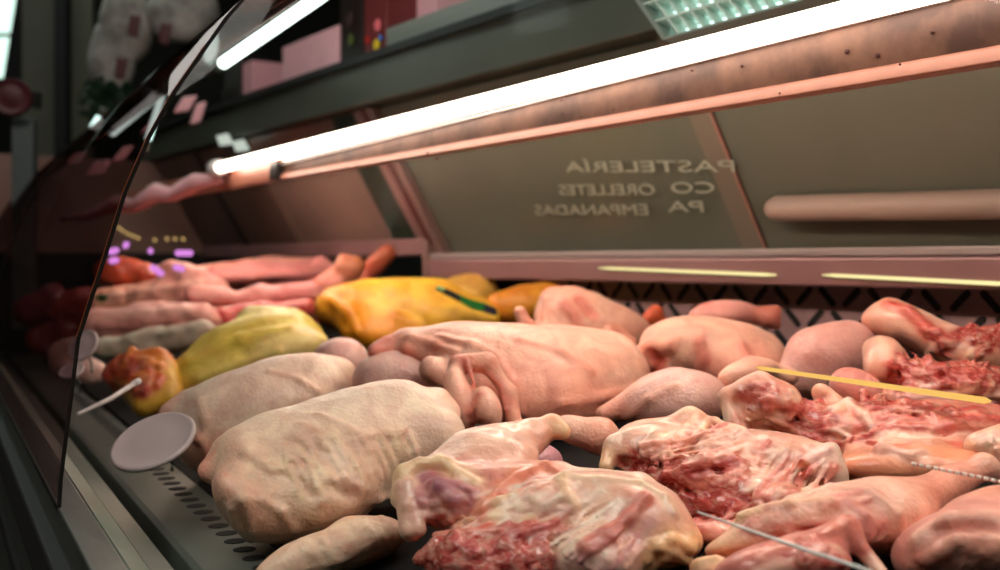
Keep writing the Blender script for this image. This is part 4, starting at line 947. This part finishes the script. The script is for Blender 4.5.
f = Flesh(.66, .003, 26, .005, .012); f.ell(716, 576, 850, 560, 28, (228, 140, 128), 0, 0, q=.03, raw=.2); f.cap(800, 556, 18, 846, 528, 9, (232, 150, 140), 0, .02, raw=.15); f.cap(846, 530, 8, 880, 572, 7, PINK, .02, 0)
f.stroke([(760,560),(800,542),(846,524),(862,548)], 3, ROSE, raw=.3, k=.004); f.stroke([(760,574),(806,556),(836,550)], 3, PINK, k=.004); leafbits(f, [((780, 540, 850, 570), 24, 'r')], 17, .6)
f.build('flesh', M['raw'], t, .0018)
t = root('chicken_drumstick', 716, 566, .68, 'small fatty orange pink piece at the bottom edge beside the front half', 'chicken piece', 'cut chicken pieces')
f = Flesh(.69, .002, 20, .004, .01); f.ell(694, 574, 740, 572, 14, (240, 176, 140), q=.022); f.cap(698, 566, 6, 716, 564, 7, (232,160,120)); f.stroke([(700,562),(716,560),(730,566)], 3, FAT, k=.004); f.build('flesh', M['skin_smooth'], t, .0018)
t = root('half_chicken', 1000, 420, 1.0, 'cut pink piece at the right edge beside the end of the amber streak', 'chicken piece', 'cut chicken pieces')
f = Flesh(.86, .003, 22, .006, .016); f.ell(980, 462, 1050, 450, 30, (234, 180, 150), 0, 0, q=.035); f.cap(978, 446, 12, 1010, 440, 14, PINK); leafbits(f, [((980, 436, 1010, 450), 16, 'c')], 19); f.build('flesh', M['raw'], t, .0022)

# --- far left: other meats ----------------------------------------------------------------
def simple(name, D, label, cat, prims, strokes=(), m='skin_smooth', wob=.012, k=.02, vox=.005, group=None):
    x = sum(p[0]+p[3] for p in prims)/2/len(prims); y = sum(p[1]+p[4] for p in prims)/2/len(prims)
    f = Flesh(D, wob, 22, .006, k)
    for (x1, y1, r1, x2, y2, r2, c, raw) in prims: f.cap(x1, y1, r1+2, x2, y2, r2+2, c, 0, 0, raw)
    for pts, r, c in strokes: f.stroke(pts, r, c, k=.006)
    o = f.build(name, M[m], None, vox); tag(o, label, cat, group); return o
PORK = (226, 150, 146); PORK2 = (200, 110, 112)
t = root('pork_slab', 250, 285, 2.4, 'long pink slab of pork with a pale flat top, at the back left', 'meat')
f = Flesh(2.45, .01, 16, .006, .02)
f.ell(180, 282, 332, 272, 15, PORK, .0, 0, q=.12, k=.01); f.ell(196, 268, 322, 262, 7, (240, 176, 160), .1, .1, q=.10, k=.01); f.cap(150, 276, 12, 200, 280, 16, (236, 176, 160)); f.cap(210, 296, 8, 310, 284, 8, (150, 56, 64), -.05, -.05, raw=.2, k=.006)
f.cap(320, 262, 6, 328, 276, 10, PORK)
f.build('slab', M['skin_smooth'], t, .005)
simple('pork_strip', 2.05, 'second pale pork strip crossing behind the red chunk', 'meat', [(196, 296, 9, 260, 300, 9, (236, 170, 158), 0), (250, 300, 8, 312, 292, 8, (228, 150, 146), 0)])
simple('pork_strip', 2.2, 'mauve strip of meat lying below the long pink slab', 'meat', [(214, 306, 8, 300, 294, 8, MAUVE, .1), (180, 304, 8, 230, 308, 8, PORK, 0)])
simple('red_meat', 2.0, 'dark red chunk of meat behind the greenish yellow chicken', 'meat', [(212, 318, 12, 240, 322, 13, (190, 56, 44), .5), (236, 318, 10, 306, 306, 8, (214, 90, 84), .3), (214, 334, 10, 230, 330, 8, (140, 30, 24), .5)], m='raw')
simple('lamb_leg', 2.15, 'pink leg of lamb slanting up behind the bright yellow chicken', 'meat', [(300, 314, 17, 330, 288, 15, (222, 140, 128), 0), (328, 290, 14, 350, 268, 9, (224, 150, 124), 0), (350, 268, 9, 358, 264, 6, (206, 130, 80), 0)])
simple('bone_shank', 2.25, 'thin reddish shank rising beside the leg of lamb', 'meat', [(360, 284, 7, 374, 266, 6, (206, 110, 90), 0), (374, 266, 6, 386, 254, 6, (196, 104, 70), 0)])
simple('orange_meat', 2.3, 'dark orange lump near the purple lamps at the far end', 'meat', [(108, 272, 12, 122, 272, 14, (180, 62, 20), .3), (122, 272, 13, 144, 274, 11, (196, 74, 24), .3), (146, 280, 6, 152, 278, 5, (120, 20, 20), .3)])
simple('pork_belly', 2.2, 'pale orange pink belly of meat lying left of the long slab', 'meat', [(104, 300, 12, 170, 298, 15, (236, 172, 146), 0), (160, 296, 14, 214, 292, 14, (232, 164, 150), 0), (170, 272, 10, 200, 278, 9, (226, 160, 150), 0)], [([(110,296),(150,290),(200,284)], 3, (240,190,170))])
simple('pale_meat', 1.95, 'creased pale pink folds of meat under the belly piece', 'meat', [(98, 322, 12, 150, 318, 13, (226, 170, 156), 0), (140, 316, 12, 204, 320, 12, (222, 160, 146), 0), (94, 334, 8, 150, 330, 8, (206, 150, 140), 0)], [([(100,326),(140,328),(180,318)], 3, (190,130,120)), ([(110,316),(150,310),(190,312)], 3, (236,190,176))])
simple('tripe_roll', 1.8, 'grey green rounded roll of tripe behind the mottled orange chicken', 'meat', [(104, 348, 9, 150, 344, 12, (176, 170, 150), 0), (150, 344, 12, 204, 332, 11, (182, 170, 152), 0)], [([(110,344),(150,336),(196,328)], 2.4, (150,146,128))])
simple('pale_meat', 1.6, 'pale lump under the dark pane beside the small grey disc', 'meat', [(64, 366, 10, 92, 372, 11, (206, 170, 160), 0), (60, 350, 8, 80, 344, 8, (190, 150, 140), 0)])
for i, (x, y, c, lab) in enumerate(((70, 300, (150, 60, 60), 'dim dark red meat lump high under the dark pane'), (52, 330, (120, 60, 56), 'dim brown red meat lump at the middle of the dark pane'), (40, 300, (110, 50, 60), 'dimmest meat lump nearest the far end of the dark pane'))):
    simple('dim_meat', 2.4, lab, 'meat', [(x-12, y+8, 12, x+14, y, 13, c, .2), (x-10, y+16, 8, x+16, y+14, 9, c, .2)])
# leafy green sprig
t = root('parsley_sprig', 101, 299, 2.1, 'tiny green garnish sprig on the far meat right of the joint', 'garnish')
m = MB(); rnd = random.Random(2)
for i in range(26):
    p = P(rnd.uniform(96, 106), rnd.uniform(296, 301), 2.08); d = Vector((rnd.uniform(-1, 1), 0, rnd.uniform(-.6, 1)))*.008; n = Vector((.003, 0, .002))
    m.hexa([p-n, p+n, p+n+Vector((0,.002,0)), p-n+Vector((0,.002,0)), p+d-n*.3, p+d+n*.3, p+d+n*.3+Vector((0,.001,0)), p+d-n*.3+Vector((0,.001,0))])
m.build('leaves', mat('parsley', (30, 110, 50), .5), t)

# ================================================================== light, camera
w = bpy.data.worlds.new('shop'); S.world = w; w.use_nodes = True
w.node_tree.nodes['Background'].inputs[0].default_value = (.045, .05, .043, 1); w.node_tree.nodes['Background'].inputs[1].default_value = 1.0
def ceiling_fill(x, y, sx, sy, e, col):  # unseen panels added as fill light for the meat
    t = empty('ceiling_panel_light', (x, y, 3.14), 'flat lit panel in the shop ceiling', 'ceiling light', 'shop ceiling panels')
    MB().hexa([(x-sx,y-sy,3.15),(x+sx,y-sy,3.15),(x+sx,y+sy,3.15),(x-sx,y+sy,3.15),(x-sx,y-sy,3.19),(x+sx,y-sy,3.19),(x+sx,y+sy,3.19),(x-sx,y+sy,3.19)]).build('panel', emit('ceiling panel', col, e), t)
ceiling_fill(-1.2, .2, .7, .35, 10, (255, 246, 238)); ceiling_fill(1.2, -.4, .7, .35, 10, (255, 246, 238)); ceiling_fill(-1.6, 3.2, .7, .35, 3, (230, 245, 235))
cam = bpy.data.cameras.new('camera'); co = bpy.data.objects.new('camera', cam); C.objects.link(co)
co.location = (0, 0, H); co.rotation_euler = (math.pi/2, 0, 0)
cam.sensor_width = 36; cam.lens = 36*F/1000; cam.shift_y = -(285-HZ)/1000; cam.clip_start = .01
cam.dof.use_dof = True; cam.dof.focus_distance = .86; cam.dof.aperture_fstop = 5.2
S.camera = co
S.view_settings.view_transform = 'Standard'; S.view_settings.look = 'None'; S.view_settings.gamma = 1; S.view_settings.use_curve_mapping = False
S.view_settings.exposure = 0.12
S.cycles.use_denoising = True
S.cycles.max_bounces = 8; S.cycles.transparent_max_bounces = 16; S.cycles.caustics_reflective = False; S.cycles.caustics_refractive = False
S.cycles.sample_clamp_indirect = 6
